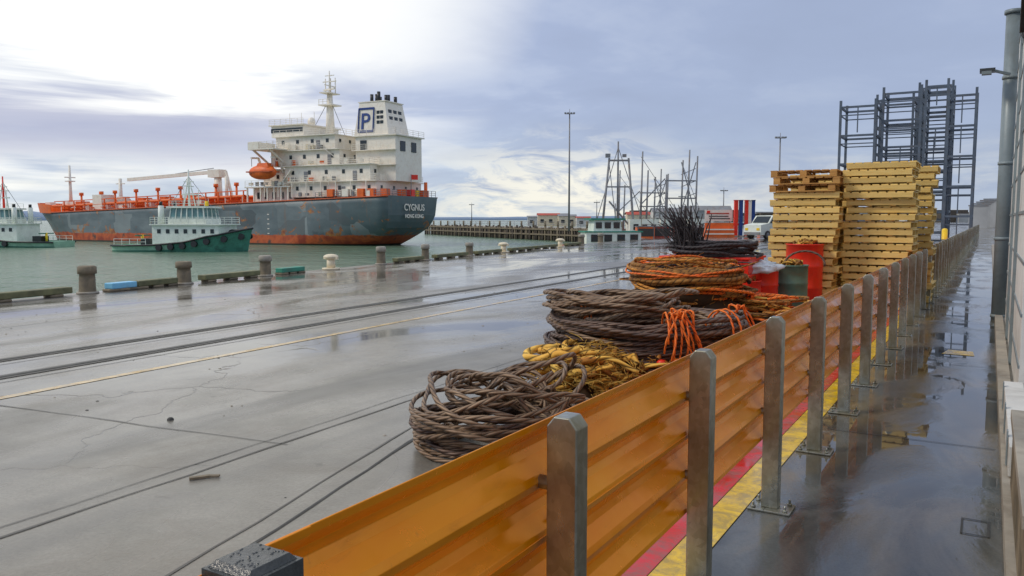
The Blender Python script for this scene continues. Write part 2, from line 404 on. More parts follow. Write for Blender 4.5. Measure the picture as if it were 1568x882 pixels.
# guard fence
PX=-1.04; posts=[2.0+1.365*i for i in range(0,72)]
prof=[(0,0),(-.004,.018),(-.050,.055),(-.058,.085),(-.050,.112),(-.008,.152),(0,.175),(-.008,.196),(-.050,.238),(-.058,.265),(-.050,.293),(-.004,.335),(0,.355)]
b=B()
X0=-1.098
for zi,zb in enumerate((.405,.757)):
    ys=-3.0; k=0
    while ys<100:
        ye=ys+1.365*3
        off=-.004 if k%2 else 0
        y0,y1=ys-.16,ye
        r0=[b.av((X0+off-.003*zi+dx,y0,zb+dz)) for dx,dz in prof]; r1=[b.av((X0+off-.003*zi+dx,y1,zb+dz)) for dx,dz in prof]
        for i in range(len(prof)-1): b.face([r0[i],r1[i],r1[i+1],r0[i+1]],'rail',False)
        ys=ye;k+=1
fence=b.done('guard_rail_fence',solid=.004,bevel=.003)
b=B()
def post(y,top=1.14,PX=PX):
    w,d=.048,.038; ch=.03
    out=[(-w,.02),(w,.02),(w,top-ch),(w-ch*.8,top),(-w+ch*.8,top),(-w,top-ch)]
    f=[b.av((PX+x,y-d,z)) for x,z in out]; g=[b.av((PX+x,y+d,z)) for x,z in out]
    b.face(f,'galv'); b.face(g[::-1],'galv')
    for i in range(6):
        j=(i+1)%6; b.face([f[j],f[i],g[i],g[j]],'galv')
    b.bb(PX-.02,PX+.155-.03,y-.09,y+.09,.006,.02,'galv')
    b.bb(PX-.115,PX-.0201,y-.09,y+.09,.006,.0195,'galv')
    for dx in(-.085,.095):
        for dy in(-.065,.065):
            b.cyl((PX+dx,y+dy,.02),(PX+dx,y+dy,.032),.016,n=6,mat='galv',sm=False); b.cyl((PX+dx,y+dy,.03),(PX+dx,y+dy,.055),.008,n=6,mat='galv')
    for z in(.58,.93):
        b.cyl((PX-.04,y-.0,z),(X0-.02,y,z),.022,n=8,mat='galv')
post(2.03,1.14,-1.02)
for y in posts[1:]: post(y)
b.done('guard_rail_posts',parent=fence,bevel=.006)
b=B()
y=.9; b.bb(PX-.05,PX+.05,y-.05,y+.05,.006,1.1,'galv'); b.bb(PX-.1,PX+.1,y-.1,y+.1,.005,.02,'galv'); b.bb(PX-.058,PX+.058,y-.058,y+.058,1.085,1.125,'bplastic')
b.box((PX,y,1.131),(.102,.102,.012),'bplastic',taper=.82)
for i in range(40): b.ell((PX+random.uniform(-.04,.04),y+random.uniform(-.04,.04),1.137),(.003,.003,.0015),'bplastic',6,3,0)
b.done('end_post',parent=fence,bevel=.005)
b=B()
for y in posts[::3]:
    for z in(.45,.70,.80,1.06): b.ell((X0+.004-.02,y+.11,z),(.006,.012,.012),'galv',8,4)
b.done('rail_bolts',parent=fence)

# quay edge piles, bull rails
def pile_stub(Y,h,r,capmat='concrete'):
    x=edgeX(Y)-.12; b=B()
    n=14; pts=[(0,r*1.02),(h*.3,r*.98),(h*.55,r*.96),(h*.7,r*.92),(h*.72,r*1.14),(h*.96,r*1.12),(h,r*.9)]
    prev=None
    for z,rr in pts:
        ring=[b.av((rr*(1+.14*mnoise.noise(Vector((math.cos(2*math.pi*i/n)*2,math.sin(2*math.pi*i/n)*2,z*3+Y))))*math.cos(2*math.pi*i/n),rr*math.sin(2*math.pi*i/n),z)) for i in range(n)]
        if prev:
            for i in range(n): b.face([prev[i],prev[(i+1)%n],ring[(i+1)%n],ring[i]],'pile' if z<=h*.72 else capmat,True)
        prev=ring
    b.face(prev,capmat)
    b.cyl((0,0,0),(0,0,.05),r*1.35,r*1.25,12,'concrete')
    b.done('mooring_pile',(x,Y,0))
for Y,h,r,c in((10.8,.64,.18,'pile'),(13.7,.6,.18,'pile'),(16.9,.62,.17,'concrete'),(23.4,.68,.17,'concrete'),(26.85,.66,.16,'concrete'),(31.1,.62,.17,'concrete'),(48.4,.7,.2,'concrete'),(53,.7,.2,'concrete')): pile_stub(Y,h,r,c)
def bollard(Y,s_=1.0):
    b=B(); x=edgeX(Y)-.1
    b.cyl((0,0,0),(0,0,.06),.26*s_,.26*s_,14,'cream'); b.cyl((0,0,.06),(0,0,.30*s_),.13*s_,.12*s_,14,'cream')
    b.cyl((0,0,.30*s_),(0,0,.38*s_),.13*s_,.22*s_,14,'cream'); b.ell((0,0,.38*s_),(.22*s_,.22*s_,.08*s_),'cream',14,4,0)
    b.beam((-.26*s_,0,.34*s_),(.26*s_,0,.34*s_),.09,.09,'cream'); b.done('mooring_bollard',(x,Y,0))
for Y in(20.2,35.1,44): bollard(Y,1.15)
for Y0,Y1,mt in((7.2,10.3,'bull'),(11.35,12.05,'blue'),(12.1,13.35,'bull'),(14.3,16.5,'bull'),(17.5,18.6,'green'),(24.4,26.5,'bull'),(27.6,30.7,'bull'),(31.7,34.6,'bull'),(35.9,39.3,'bull'),(39.6,43.2,'bull'),(45,48,'bull')):
    b=B(); p=Vector((edgeX(Y0)-.1,Y0,.13)); q=Vector((edgeX(Y1)-.1,Y1,.13)); b.beam(p,q,.28,.14,mt)
    d=(q-p)
    for t in(.12,.5,.88): c=p+d*t; b.box((c.x,c.y,.03),(.3,.3,.06),'pile')
    b.done('bull_rail_timber',bevel=.02)

# ------------------------------------------------------------------ ropes
def coil(b,cx,cy,zlo,zhi,rin,rout,n,rad,mat,wob=.05,tilt=.08,drift=.08,seg=34,ns=8,seed=0,ph=0):
    rg=random.Random(seed)
    L=[]
    for k in range(n+2):
        u=rg.random(); z=zlo+(zhi-zlo)*((k/(n+1))*.75+rg.random()*.25)
        L.append((rin+(rout-rin)*math.sqrt(u),z,rg.uniform(-wob,wob),rg.uniform(0,6.28),rg.uniform(-wob,wob)*.7,rg.uniform(0,6.28),
                  rg.uniform(-tilt,tilt),rg.uniform(-tilt,tilt),rg.uniform(-drift,drift),rg.uniform(-drift,drift)))
    pts=[]
    for k in range(n):
        A,Bq=L[k],L[k+1]
        for i in range(seg):
            t=i/seg; t2=t*t*(3-2*t); P=[a+(c-a)*t2 for a,c in zip(A,Bq)]
            P[3]=L[0][3]+k*.35+t*.35; P[5]=L[0][5]+k*.5+t*.5
            th=2*math.pi*t+ph
            r=P[0]*(1+P[2]*math.cos(2*th+P[3])+P[4]*math.cos(3*th+P[5]))
            x=r*math.cos(th);y=r*math.sin(th)
            z=P[1]+P[6]*x+P[7]*y+.012*math.sin(5*th+k)
            pts.append((cx+x+P[8],cy+y+P[9],max(z,rad+.004)))
    b.tube(pts,rad,ns,mat)
def rnd_arc(b,c,r,z0,h,rad,mat,seed):
    rg=random.Random(seed); th0=rg.uniform(0,6.28); pts=[]
    sp=rg.uniform(1.5,4.5); wv=rg.uniform(4,9); am=rg.uniform(.02,.08)
    for i in range(24):
        t=i/23; th=th0+sp*t; rr=r*(.75+.3*math.sin(3*t+th0))+am*math.sin(wv*t)
        pts.append((c[0]+rr*math.cos(th),c[1]+rr*math.sin(th),max(rad,z0+h*math.sin(math.pi*t)+am*.5*math.cos(wv*t))))
    b.tube(pts,rad,7,mat)
def fray(b,c,R_,z,n,L_,mat,seed,rad=.006):
    rg=random.Random(seed)
    for k in range(n):
        a=rg.uniform(0,6.28); q=R_*math.sqrt(rg.random()); p=Vector((c[0]+q*math.cos(a),c[1]+q*math.sin(a),z*(1-.5*(q/R_)**2)*rg.uniform(.7,1.05)))
        d=Vector((rg.uniform(-1,1),rg.uniform(-1,1),rg.uniform(-.1,.9))).normalized()*L_*rg.uniform(.4,1); e=Vector((rg.uniform(-1,1),rg.uniform(-1,1),-.4))*L_*.4
        b.tube([p+d*t+e*t*t for t in(0,.25,.5,.75,1)],rad,4,mat,lambda t:1-.5*t)
# coil 1 (nearest wire rope)
x,y=W(-.10,5.95)
b=B(); coil(b,x,y,.03,.36,.44,.64,11,.018,'wire',.08,.14,.08,seed=3); coil(b,x,y,.08,.48,.30,.62,8,.018,'wire',.18,.45,.15,seed=11)
coil(b,x+.1,y+.12,.3,.54,.24,.48,5,.018,'wire',.2,.6,.2,seed=21); coil(b,x,y,.03,.42,.3,.6,4,.019,'wire2',.12,.3,.12,seed=23)
for k,(ox_,oy_,r_,tl,az) in enumerate(((.1,.1,.22,.9,.6),(-.2,.0,.26,.7,1.6),(.25,-.1,.2,1.0,2.4),(0,.25,.24,.8,.2))):
    pts=[]
    for i in range(30):
        a=-.4+i/29*(math.pi+.8); u=r_*math.cos(a); v=r_*math.sin(a)
        pts.append((x+ox_+u*math.cos(az)-v*math.sin(az)*math.cos(tl),y+oy_+u*math.sin(az)+v*math.cos(az)*math.cos(tl),.34+v*math.sin(tl)))
    b.tube(pts,.018,8,'wire')
b.done('wire_rope_coil')
# coil 2 
x2,y2=W(1.35,8.1)
b=B(); coil(b,x2,y2,.36,.78,.74,1.0,30,.021,'wire2',.03,.07,.05,40,seed=5); coil(b,x2-.05,y2,.5,.80,.5,.9,10,.021,'wire',.08,.15,.12,40,seed=8)
coil(b,x2-.30,y2-.15,.80,.96,.50,.74,7,.021,'wire',.06,.13,.10,40,seed=9)
coil(b,x2-.1,y2-.05,.84,1.02,.45,.66,3,.021,'wire',.1,.16,.12,40,seed=19)
def lash(cth,zc,n,mat='orope',rad=.010,R=.9,rr=(.2,.26),seed=0,tails=6,tl=.2):
    rg=random.Random(seed); pts=[]
    for i in range(n*16):
        t=i/16*2*math.pi; a=cth+(i/(n*16)-.5)*.22+rg.uniform(-.004,.004)
        q=R+rr[0]*math.cos(t); pts.append((x2+q*math.cos(a),y2+q*math.sin(a),zc+rr[1]*math.sin(t)))
    b.tube(pts,rad,6,mat)
    a=cth
    for k in range(tails):
        p=Vector((x2+(R+.1)*math.cos(a),y2+(R+.1)*math.sin(a),zc+.22)); pp=[]
        d=Vector((rg.uniform(-1,1),rg.uniform(-1,1),rg.uniform(.1,.7)))
        for i in range(10):
            t=i/9; pp.append(p+d*t*tl+Vector((.03*math.sin(7*t+k),.03*math.cos(6*t+k),-.4*t*t+ .1*math.sin(3*t))))
        b.tube(pp,rad,6,mat)
lash(-.9,.6,4,seed=1,tails=9); lash(2.9,.6,3,seed=2,rr=(.16,.22)); lash(-.25,.62,2,seed=4,rr=(.18,.24),tails=3)
b.done('wire_rope_coil')
b=B()
b.ell((x2,y2,0),(.80,.80,.34),'brope',24,8,0,.3)
for k in range(70): rnd_arc(b,(x2+random.uniform(-.1,.1),y2+random.uniform(-.1,.1)),random.uniform(.6,1.0),random.uniform(.05,.35),random.uniform(.03,.12),random.choice([.014,.02,.03]),random.choice(['yrope','brope','rrope','orope','yrope']),100+k)
hx,hy=W(.66,7.0)
for k in range(70): rnd_arc(b,(hx+random.uniform(-.45,.4),hy+random.uniform(-.2,.4)),random.uniform(.10,.36),random.uniform(.05,.48),random.uniform(.02,.14),random.choice([.02,.03,.036]),'yrope' if k%5 else 'rrope',200+k)
b.ell((hx,hy,0),(.36,.32,.28),'brope',20,6,0,.3)
fray(b,(hx,hy),.6,.62,520,.15,'yrope',77)
hx,hy=W(1.35,7.3)
for k in range(70): rnd_arc(b,(hx+random.uniform(-.35,.35),hy+random.uniform(-.2,.3)),random.uniform(.15,.42),random.uniform(.05,.42),random.uniform(.02,.12),random.choice([.012,.02,.028]),random.choice(['brope','rrope','yrope','orope']),300+k)
fray(b,(hx,hy),.55,.5,220,.12,'rrope',78)
b.ell((hx+.1,hy-.2,.42),(.05,.04,.035),'red',10,5)
b.done('yellow_rope_pile')
# coil 3
x3,y3=W(2.45,11.3)
b=B(); coil(b,x3,y3,.78,1.10,.45,.78,20,.03,'brope',.06,.1,.07,30,seed=15); coil(b,x3,y3,.75,1.14,.45,.86,7,.013,'orope',.1,.14,.08,36,seed=16); coil(b,x3,y3,.80,1.14,.40,.84,8,.018,'rrope',.1,.16,.08,36,seed=17)
b.ell((x3,y3,.7),(.72,.72,.3),'brope',22,6,-.5,.2)
for k in range(170): rnd_arc(b,(x3+random.uniform(-.2,.2),y3+random.uniform(-.2,.2)),random.uniform(.2,.85),random.uniform(.6,1.10),random.uniform(-.15,.15),random.choice([.01,.014,.02]),random.choice(['orope','rrope','yrope','brope','brope','rrope','blackrope']),400+k)
b.ell((x3+.1,y3,0),(.9,.9,.75),'brope',22,8,0,.2)
for k in range(140): rnd_arc(b,(x3+random.uniform(-.1,.3),y3+random.uniform(-.25,.2)),random.uniform(.6,.95),random.uniform(.1,.75),random.uniform(-.1,.15),.022,random.choice(['orope','rrope','yrope','brope','brope']),500+k)
fray(b,(x3,y3),.85,1.15,300,.2,'rrope',79)
b.done('orange_rope_coil')
hx,hy=W(3.45,11.0)
b=B()
b.ell((hx,hy,0),(.5,.6,.42),'brope',22,8,0,.3)
for k in range(120): rnd_arc(b,(hx+random.uniform(-.25,.25),hy+random.uniform(-.35,.25)),random.uniform(.15,.6),random.uniform(.1,.6),random.uniform(0,.1),.018,random.choice(['orope','rrope','yrope','brope']),600+k)
b.done('tangled_rope_heap')
# black rope
xb,yb=W(3.35,13.4)
b=B(); coil(b,xb,yb,1.10,1.34,.35,.74,16,.026,'blackrope',.07,.08,.07,30,seed=32)
bx,by=W(2.8,13.1); rg=random.Random(4)
for k in range(110):
    a=rg.uniform(0,6.28); s0=rg.uniform(0,.2); p=Vector((bx+.1+s0*math.cos(a),by+s0*math.sin(a),1.0))
    top=Vector((rg.gauss(-.22,.17),rg.gauss(0,.12),rg.uniform(.45,.95))); pp=[]
    for i in range(9):
        t=i/8; w=math.sin(math.pi*t)*.06
        pp.append(p+Vector((top.x*t*t+w*math.sin(k),top.y*t*t+w*math.cos(k),top.z*t)))
    b.tube(pp,.017,5,'blackrope',lambda t:1-.6*t)
b.done('black_rope_bundle')
b=B()
for i in range(4):
    b.bb(xb-.72,xb+.72,yb-.5,yb+.5,.02+i*.27,.25+i*.27,'red'); b.bb(xb-.75,xb+.75,yb-.53,yb+.53,.25+i*.27,.285+i*.27,'red')
    for kx in range(6): b.bb(xb-.62+kx*.24,xb-.58+kx*.24,yb-.515,yb-.501,.03+i*.27,.245+i*.27,'red')
b.done('red_fish_crates',bevel=.008)
# drums
def drum(name,R,D,h,r,mat):
    b=B(); n=28
    prof_=[(0,r),(.02,r*1.02),(h*.32,r),(h*.34,r*1.035),(h*.36,r),(h*.64,r),(h*.66,r*1.035),(h*.68,r),(h-.025,r),(h-.02,r*1.04),(h,r*1.04),(h,r*.95),(h-.12,r*.95)]
    pr=None
    for z,rr in prof_:
        ring=[b.av((rr*math.cos(2*math.pi*i/n),rr*math.sin(2*math.pi*i/n),z)) for i in range(n)]
        if pr:
            for i in range(n): b.face([pr[i],pr[(i+1)%n],ring[(i+1)%n],ring[i]],mat,True)
        pr=ring
    b.face(pr,'joint')
    for k in range(16): 
        rg=random.Random(k+int(D*10)); a0=rg.uniform(0,6.28); pts=[]
        for i in range(16):
            t=i/15; a=a0+4*t; q=r*.7*(.6+.35*math.sin(5*t+k)); pts.append((q*math.cos(a),q*math.sin(a),h-.1+.16*math.sin(math.pi*t)*rg.uniform(.8,1.2)))
        b.tube(pts,.016,6,'brope' if k%3 else 'yrope')
    x,y=W(R,D); return b.done(name,(x,y,0))
drum('green_oil_drum',4.80,13.8,.92,.28,'drumgreen'); drum('red_drum',5.50,15.1,1.24,.33,'red'); drum('red_bin',4.2,13.55,.90,.29,'red')
drum('red_drum',3.75,13.0,.72,.28,'red')
x,y=W(5.0,13.5); b=B()
pts=[(x+.33*math.cos(a)-.08,y+.1*math.sin(a),.92+.24*math.sin(a)) for a in [i*math.pi/14 for i in range(15)]]
b.tube(pts,.018,8,'wire2'); b.done('hose_loop')
x,y=W(3.85,13.15); b=B(); b.ell((x,y,.90),(.42,.3,.14),'bag',26,10,-.6,.5); b.ell((x+.25,y+.15,.92),(.25,.22,.1),'bag',18,8,-.6,.6); b.done('white_plastic_sack')
x,y=W(3.6,12.9); b=B(); b.ell((x+.15,y,.70),(.07,.07,.065),'bag',14,6,-1,.1); b.cyl((x+.15,y,.68),(x+.15,y-.07,.70),.02,n=8,mat='orope'); b.done('white_float')

# ------------------------------------------------------------------ pallets
def pallet(b,c,z,rz,mat,block=False):
    R=Matrix.Rotation(rz,3,'Z'); c=Vector((c[0],c[1],z))
    def bx(x,y,zz,w,d,h): b.box(c+R@Vector((x,y,zz)),(w,d,h),mat,rot=R)
    for y in(-.5,0,.5):
        if block:
            for x in(-.53,0,.53): bx(x,y,.065,.12,.09,.09)
            bx(0,y,.01,1.18,.09,.018)
        else: bx(0,y,.065,1.18,.045,.09)
    for i in range(8): bx(-.54+i*1.08/7,0,.121,.12,1.0 if not block else 1.06,.02)
    if not block:
        for x in(-.54,-.2,.2,.54): bx(x,0,.0095,.1,.95,.018)
def stack(X,Y,n,mats,seed,blk=()):
    rg=random.Random(seed); b=B()
    for i in range(n):
        pallet(b,(rg.gauss(0,.03),rg.gauss(0,.03)),i*.1385,rg.uniform(-.035,.035),mats(i),i in blk)
    return b.done('pallet_stack',(X,Y,0))
stack(-1.80,16.9,20,lambda i:'palletnew',1)
stack(-3.05,16.4,19,lambda i:'palletnew' if i<16 else 'palletold',2,(16,17,18))
stack(-1.60,18.7,20,lambda i:'palletnew',3); stack(-3.1,18.2,19,lambda i:'palletnew',4)

# ------------------------------------------------------------------ stillage racks
def rack(x0,x1,y0,y1,top,lev,seed):
    b=B(); rg=random.Random(seed)
    for x in (x0,x1):
        for y in (y0,y1): b.beam((x,y,0),(x,y,top),.17,.17,'rack')
    z=top-.5
    while z>.4:
        for y in(y0,y1):
            b.beam((x0,y,z),(x1,y,z),.12,.15,'rack'); b.beam((x0,y,z-.6),(x1,y,z-.6),.07,.08,'rack')
        for x in(x0,x1):
            b.beam((x,y0,z),(x,y1,z),.12,.15,'rack'); b.beam((x,y0,z-.6),(x,y1,z-.6),.07,.08,'rack')
        if rg.random()<.5: b.beam(((x0+x1)/2,y0,z-lev*.9),((x0+x1)/2,y0,z),.08,.08,'rack')
        z-=lev
    b.done('steel_stillage_stack')
rack(-10.0,-7.6,65,68,10.5,2.1,1); rack(-7.2,-4.7,66,69,11.4,1.95,2); rack(-4.4,-3.0,66,69,11.7,1.5,3); rack(-2.9,-1.2,65,68,10.8,2.1,4)
rack(-8.2,-5.6,71,74,11.6,2.1,5); rack(-5.2,-2.9,71,74,12.3,1.9,6)
# ------------------------------------------------------------------ right side building edge
b=B()
b.bb(.27,6,8.2,15.2,0,8,'wall')
for z in [i*.45+.4 for i in range(17)]: b.bb(.258,.272,8.2,15.2,z,z+.03,'pipe')
b.bb(.24,.275,10.6,10.75,0,8,'pipe'); b.bb(.24,.275,12.8,12.95,0,8,'pipe'); b.cyl((.21,9.9,3.6),(.21,9.9,8),.04,n=10,mat='black'); b.cyl((.21,9.9,3.6),(.28,9.9,3.5),.04,n=10,mat='black')
b.done('warehouse_building')
b=B(); b.cyl((.19,15.8,0),(.19,15.8,5.05),.118,n=24,mat='pipe'); b.cyl((.19,15.8,5.05),(.19,15.8,5.11),.145,n=24,mat='pipe')
for z in(.05,1.35,2.6,4.0): b.cyl((.19,15.8,z),(.19,15.8,z+.05),.132,n=24,mat='pipe')
b.done('vertical_pipe')
b=B(); b.beam((.17,15.6,4.05),(-.08,15.5,4.12),.04,.04,'pipe'); b.box((-.15,15.5,4.12),(.22,.18,.06),'bplastic'); b.box((-.16,15.42,4.07),(.14,.14,.05),'pipe'); b.done('flood_light')
b=B()
b.bb(.13,.24,2,60,.006,.10,'concrete'); b.bb(.2405,.5,2,60,.006,.06,'concrete')
b.done('concrete_kerb')
b=B(); b.bb(.17,.30,3.6,5.6,.11,.50,'pile'); b.bb(.155,.31,3.6,5.62,.501,.56,'concrete'); b.bb(.16,.30,5.75,8.1,.11,.30,'wall')
for y in(6,6.9,7.8): b.bb(.15,.159,y,y+.06,.11,.34,'pipe')
b.done('timber_plank_stack',bevel=.01)

# ------------------------------------------------------------------ ship
def lerp_tab(t,tab):
    for (a,va),(c,vc) in zip(tab,tab[1:]):
        if t<=c: return va+(vc-va)*(t-a)/(c-a) if c>a else va
    return tab[-1][1]
b=B(); BM=7.5; LEN=95; FX=6.3
NS=44; NL=9
def deckz(t): return lerp_tab(t,[(0,8.0),(.33,7.1),(.85,5.7),(.86,5.7),(1,6.0)])
grid={}
for sd in(-1,1):
    for i in range(NS+1):
        t=i/NS
        for j in range(NL+1):
            q=j/NL; z=-1.2+(deckz(t)+1.2)*q
            xs=lerp_tab(z,[(-1.2,6.5),(0,4.8),(1.5,2.6),(3.0,.8),(4.5,0.1),(9,-.3)])
            xb_=lerp_tab(z,[(-1.2,83.5+FX),(0,84+FX),(3,86+FX),(7.5,89.5+FX)])
            x=xs+(xb_-xs)*t
            hs=lerp_tab(z,[(-1.2,.25),(0,.45),(1.5,.68),(3,.84),(5,.93),(9,.97)])
            f=hs+(1-hs)*min(1,t/.16)**.6 if t<.16 else 1
            if t>.78:
                u=(t-.78)/.22; p=lerp_tab(z,[(-1.2,1.5),(0,1.6),(6,2.6)]); f=max(0,1-u**p)
            grid[sd,i,j]=b.av((x,sd*BM*f,z))
for sd in(-1,1):
    for i in range(NS):
        for j in range(NL):
            q=[grid[sd,i,j],grid[sd,i+1,j],grid[sd,i+1,j+1],grid[sd,i,j+1]]
            b.face(q if sd<0 else q[::-1],'hull',True)
for j in range(NL): b.face([grid[1,0,j],grid[-1,0,j],grid[-1,0,j+1],grid[1,0,j+1]],'hull',False)
for i in range(NS): b.face([grid[-1,i,NL],grid[-1,i+1,NL],grid[1,i+1,NL],grid[1,i,NL]],'deckred')
for sd in(-1,1):
    b.tube([Vector(b.v[grid[sd,i,NL]])+Vector((0,sd*.05,-.1)) for i in range(NS)],.12,5,'deckred')
def hbx(t): 
    u=max(0,(t-.78)/.22); return BM*max(0.0,1-u**2.6)
for sd in(-1,1):
    P0=[];P1=[]
    for k in range(13):
        t=.86+.14*k/12; xx=lerp_tab(t,[(0,-.3),(1,88.6+FX)]); y_=sd*(hbx(t)+.02)
        P0.append(b.av((xx,y_,deckz(t)-.25))); P1.append(b.av((xx+ (k/12)*.8,y_*1.02,deckz(t)+1.5+.3*k/12)))
    for k in range(12): b.face([P0[k],P0[k+1],P1[k+1],P1[k]],'orange')
F=FX
b.bb(75+F,84+F,-3.5,3.5,5.8,7.2,'orange')
b.cyl((79+F,0,6),(79+F,0,15.5),.4,.2,8,'white'); b.beam((79+F,-1.2,13),(79+F,1.2,13),.2,.2,'white'); b.cyl((79+F,0,9),(81+F,0,6),.14,n=6,mat='white'); b.box((79+F,0,12.2),(1.4,1.4,.2),'white')
for x in(74,76.5,82): b.box((x+F,-2.5,7.2),(1.6,1.2,1.2),'white')
def dz(x): return deckz(x/LEN)
for yy in(-5.6,-4.8,-2.5,-1.6,1,2):
    for a in range(31,81,4): b.cyl((a,yy,dz(a)+1.2),(a+4.01,yy,dz(a+4)+1.2),.25,n=8,mat='orange',caps=False)
for x in range(31,82,3):
    b.beam((x,-6.6,dz(x)+.5),(x,3,dz(x)+.5),.25,.25,'orange'); b.beam((x,-5.9,dz(x)),(x,-5.9,dz(x)+2.1),.18,.18,'orange')
for a in range(30,80,4): b.beam((a,-5.9,dz(a)+2.1),(a+4,-5.9,dz(a+4)+2.1),.16,.16,'orange'); b.beam((a,-7.2,dz(a)+1.05),(a+4,-7.2,dz(a+4)+1.05),.09,.09,'orange'); b.beam((a,-7.2,dz(a)),(a,-7.2,dz(a)+1.05),.09,.09,'white')
for x in(35,40,49,55,61,67,71,77): 
    b.cyl((x,-3.5,dz(x)),(x,-3.5,dz(x)+3.2),.2,n=8,mat='orange'); b.cyl((x,-3.5,dz(x)+3.2),(x,-3.5,dz(x)+3.8),.42,n=8,mat='orange')
for x in(45,52,58,64,70,76): b.box((x,-4,dz(x)+1.2),(1.6,2,1.6),'orange'); b.box((x-3,-5,dz(x)+1.0),(1.2,1.4,1.4),'white')
b.box((69,-4.5,dz(69)+1.6),(2.6,3,2.8),'white'); b.box((63,-4.8,dz(63)+1.3),(1.6,1.6,2.2),'white')
b.cyl((66,-3,5.8),(66,-3,12.2),.4,.3,8,'white'); b.beam((64.8,-3,11.2),(67.2,-3,11.2),.18,.18,'white')
# hose crane
b.cyl((41,-2,7),(41,-2,12.2),.8,.65,12,'white'); b.box((41.2,-2,12.6),(2.8,1.8,1.4),'white'); b.beam((42,-2,12.9),(65,-2,12.0),.5,.6,'white'); b.beam((39,-2,13.0),(37.5,-2,8),.35,.35,'white'); b.beam((42,-2,13.6),(52,-2,12.8),.12,.12,'mast'); b.cyl((38.5,-2.4,7),(38.5,-2.4,12),.3,n=8,mat='white')
def blk(x0,x1,hw,z0,z1,mat='white',deck=.25,rail=True,winrow=True,wn=None,hw2=None):
    h2=hw if hw2 is None else hw2
    b.bb(x0,x1,-hw,h2,z0,z1,mat)
    if deck:
        b.bb(x0-deck,x1+deck,-hw-deck-.3,h2+deck+.3,z1,z1+.13,'white')
        if rail:
            y_=-hw-deck-.2; xa,xb_=x0-deck+.1,x1+deck-.1; zz=z1+.13
            b.railing([(xb_,y_,zz),(xa,y_,zz),(xa,h2+.3,zz)],1.0,.05,'white',1.4,3)
    if winrow:
        z=(z0+z1)/2+.25; n=wn or max(1,int((x1-x0)/2.2))
        for i in range(n):
            x=x0+(x1-x0)*(i+.5)/n; b.box((x,-hw-.02,z),(.55,.08,.65),'window')
        for i in range(4): b.box((x0-.02,-hw+1.3+i*(2*hw-2.6)/3,z),(.08,.5,.6),'window')
b.bb(20,29,-5.6,6,7.0,9.6,'white'); b.bb(19.5,29.5,-7.2,7,9.6,9.8,'white')
for x in(20,21.5,23,24.5,26,27.5,29): b.beam((x,-7,7.0),(x,-7,9.6),.22,.22,'white')
for i in range(5): b.box((20.9+i*1.7,-5.63,8.3),(.8,.08,1.1),'window')
b.railing([(29.4,-7.1,9.8),(10,-7.1,9.8)],1.0,.05,'white',1.4,3)
blk(2.5,20,6.4,7.9,10.3,wn=6)
blk(4,21.5,6.0,10.43,13.0,wn=5)
blk(20.5,27,5.2,9.8,12.6,wn=3)
blk(10.5,25,5.4,13.13,15.6,wn=5)
blk(11.5,24,5.2,15.73,18.0,wn=4)
b.bb(21.0,26.5,-9.2,9.2,15.75,15.95,'white'); b.railing([(26.4,-9.1,15.95),(21.1,-9.1,15.95),(21.1,-5.3,15.95)],1.1,.06,'white',1.2,4)
b.bb(24.2,26.5,-9.2,-5.2,15.95,17.0,'white')
b.bb(18.5,25.5,-4.6,4.6,18.13,20.0,'white'); b.bb(18.7,25.56,-4.66,4.66,18.9,19.6,'window'); b.bb(18.2,25.8,-5,5,20.0,20.2,'white'); b.railing([(25.7,-4.9,20.2),(18.3,-4.9,20.2)],.9,.05,'white',1.2,3)
for s_ in(-1,1): b.beam((22,s_*5.2,13.5),(22,s_*9,15.75),.25,.3,'white'); b.beam((25.5,s_*5.2,13.5),(25.5,s_*9,15.75),.25,.3,'white')
rg=random.Random(12)
for i in range(46):
    lvl=rg.choice([(10.43,4,21,-6.5),(13.13,5,24,-6.1),(9.8,20,29,-6.9),(15.73,12,20,-5.5),(7.9,3,19,-7.0)])
    x=rg.uniform(lvl[1],lvl[2]); b.box((x,lvl[3],lvl[0]+.45),(rg.uniform(.25,.9),.35,rg.uniform(.4,.9)),rg.choice(['white','white','orange','mast','white','cream']))
for x,z in((7,11.5),(12.5,14.3),(17,11.6),(9,9.0),(15,16.7)): b.box((x,-6.45 if z<10 else (-6.05 if z<13 else -5.45 if z<15.7 else -5.25),z-.35),(.75,.06,1.75),'mast')
for x in range(4,28,3): b.beam((x,-7.15,8.0),(x,-7.15,10.3),.12,.12,'white')
# main mast
b.cyl((16.6,0,18),(16.6,0,25.5),.85,.45,10,'white'); b.box((16.6,0,23.6),(2.8,2.8,.2),'white'); b.box((16.6,0,25.6),(1.9,3.2,.16),'white'); b.railing([(17.9,-1.3,23.7),(15.3,-1.3,23.7)],.8,.07,'white',.8,2)
b.cyl((16.6,0,25.6),(16.6,0,29.4),.18,.1,6,'white'); b.beam((15.2,0,27.6),(18,0,27.6),.16,.16,'white'); b.beam((16.6,-1.3,26.9),(16.6,1.3,26.9),.14,.14,'white'); b.beam((15.0,-.6,26.3),(18.2,.5,26.3),.35,.25,'white')
b.beam((15.6,0,28.6),(17.5,0,28.6),.12,.12,'white')
for dx in(-1,0,1.1): b.cyl((16.6+dx,.3,25.6),(16.6+dx,.3,28.2),.09,n=5,mat='white')
b.beam((16.6,0,24.8),(20,0,20.2),.07,.07,'mast'); b.beam((16.6,0,24.8),(13.4,0,18.2),.07,.07,'mast')
for x in(19.2,22,24.6): b.cyl((x,-1,20.2),(x,-1,22.6),.05,n=5,mat='white')
b.ell((21.5,1,21.2),(.7,.7,.8),'white',12,8)
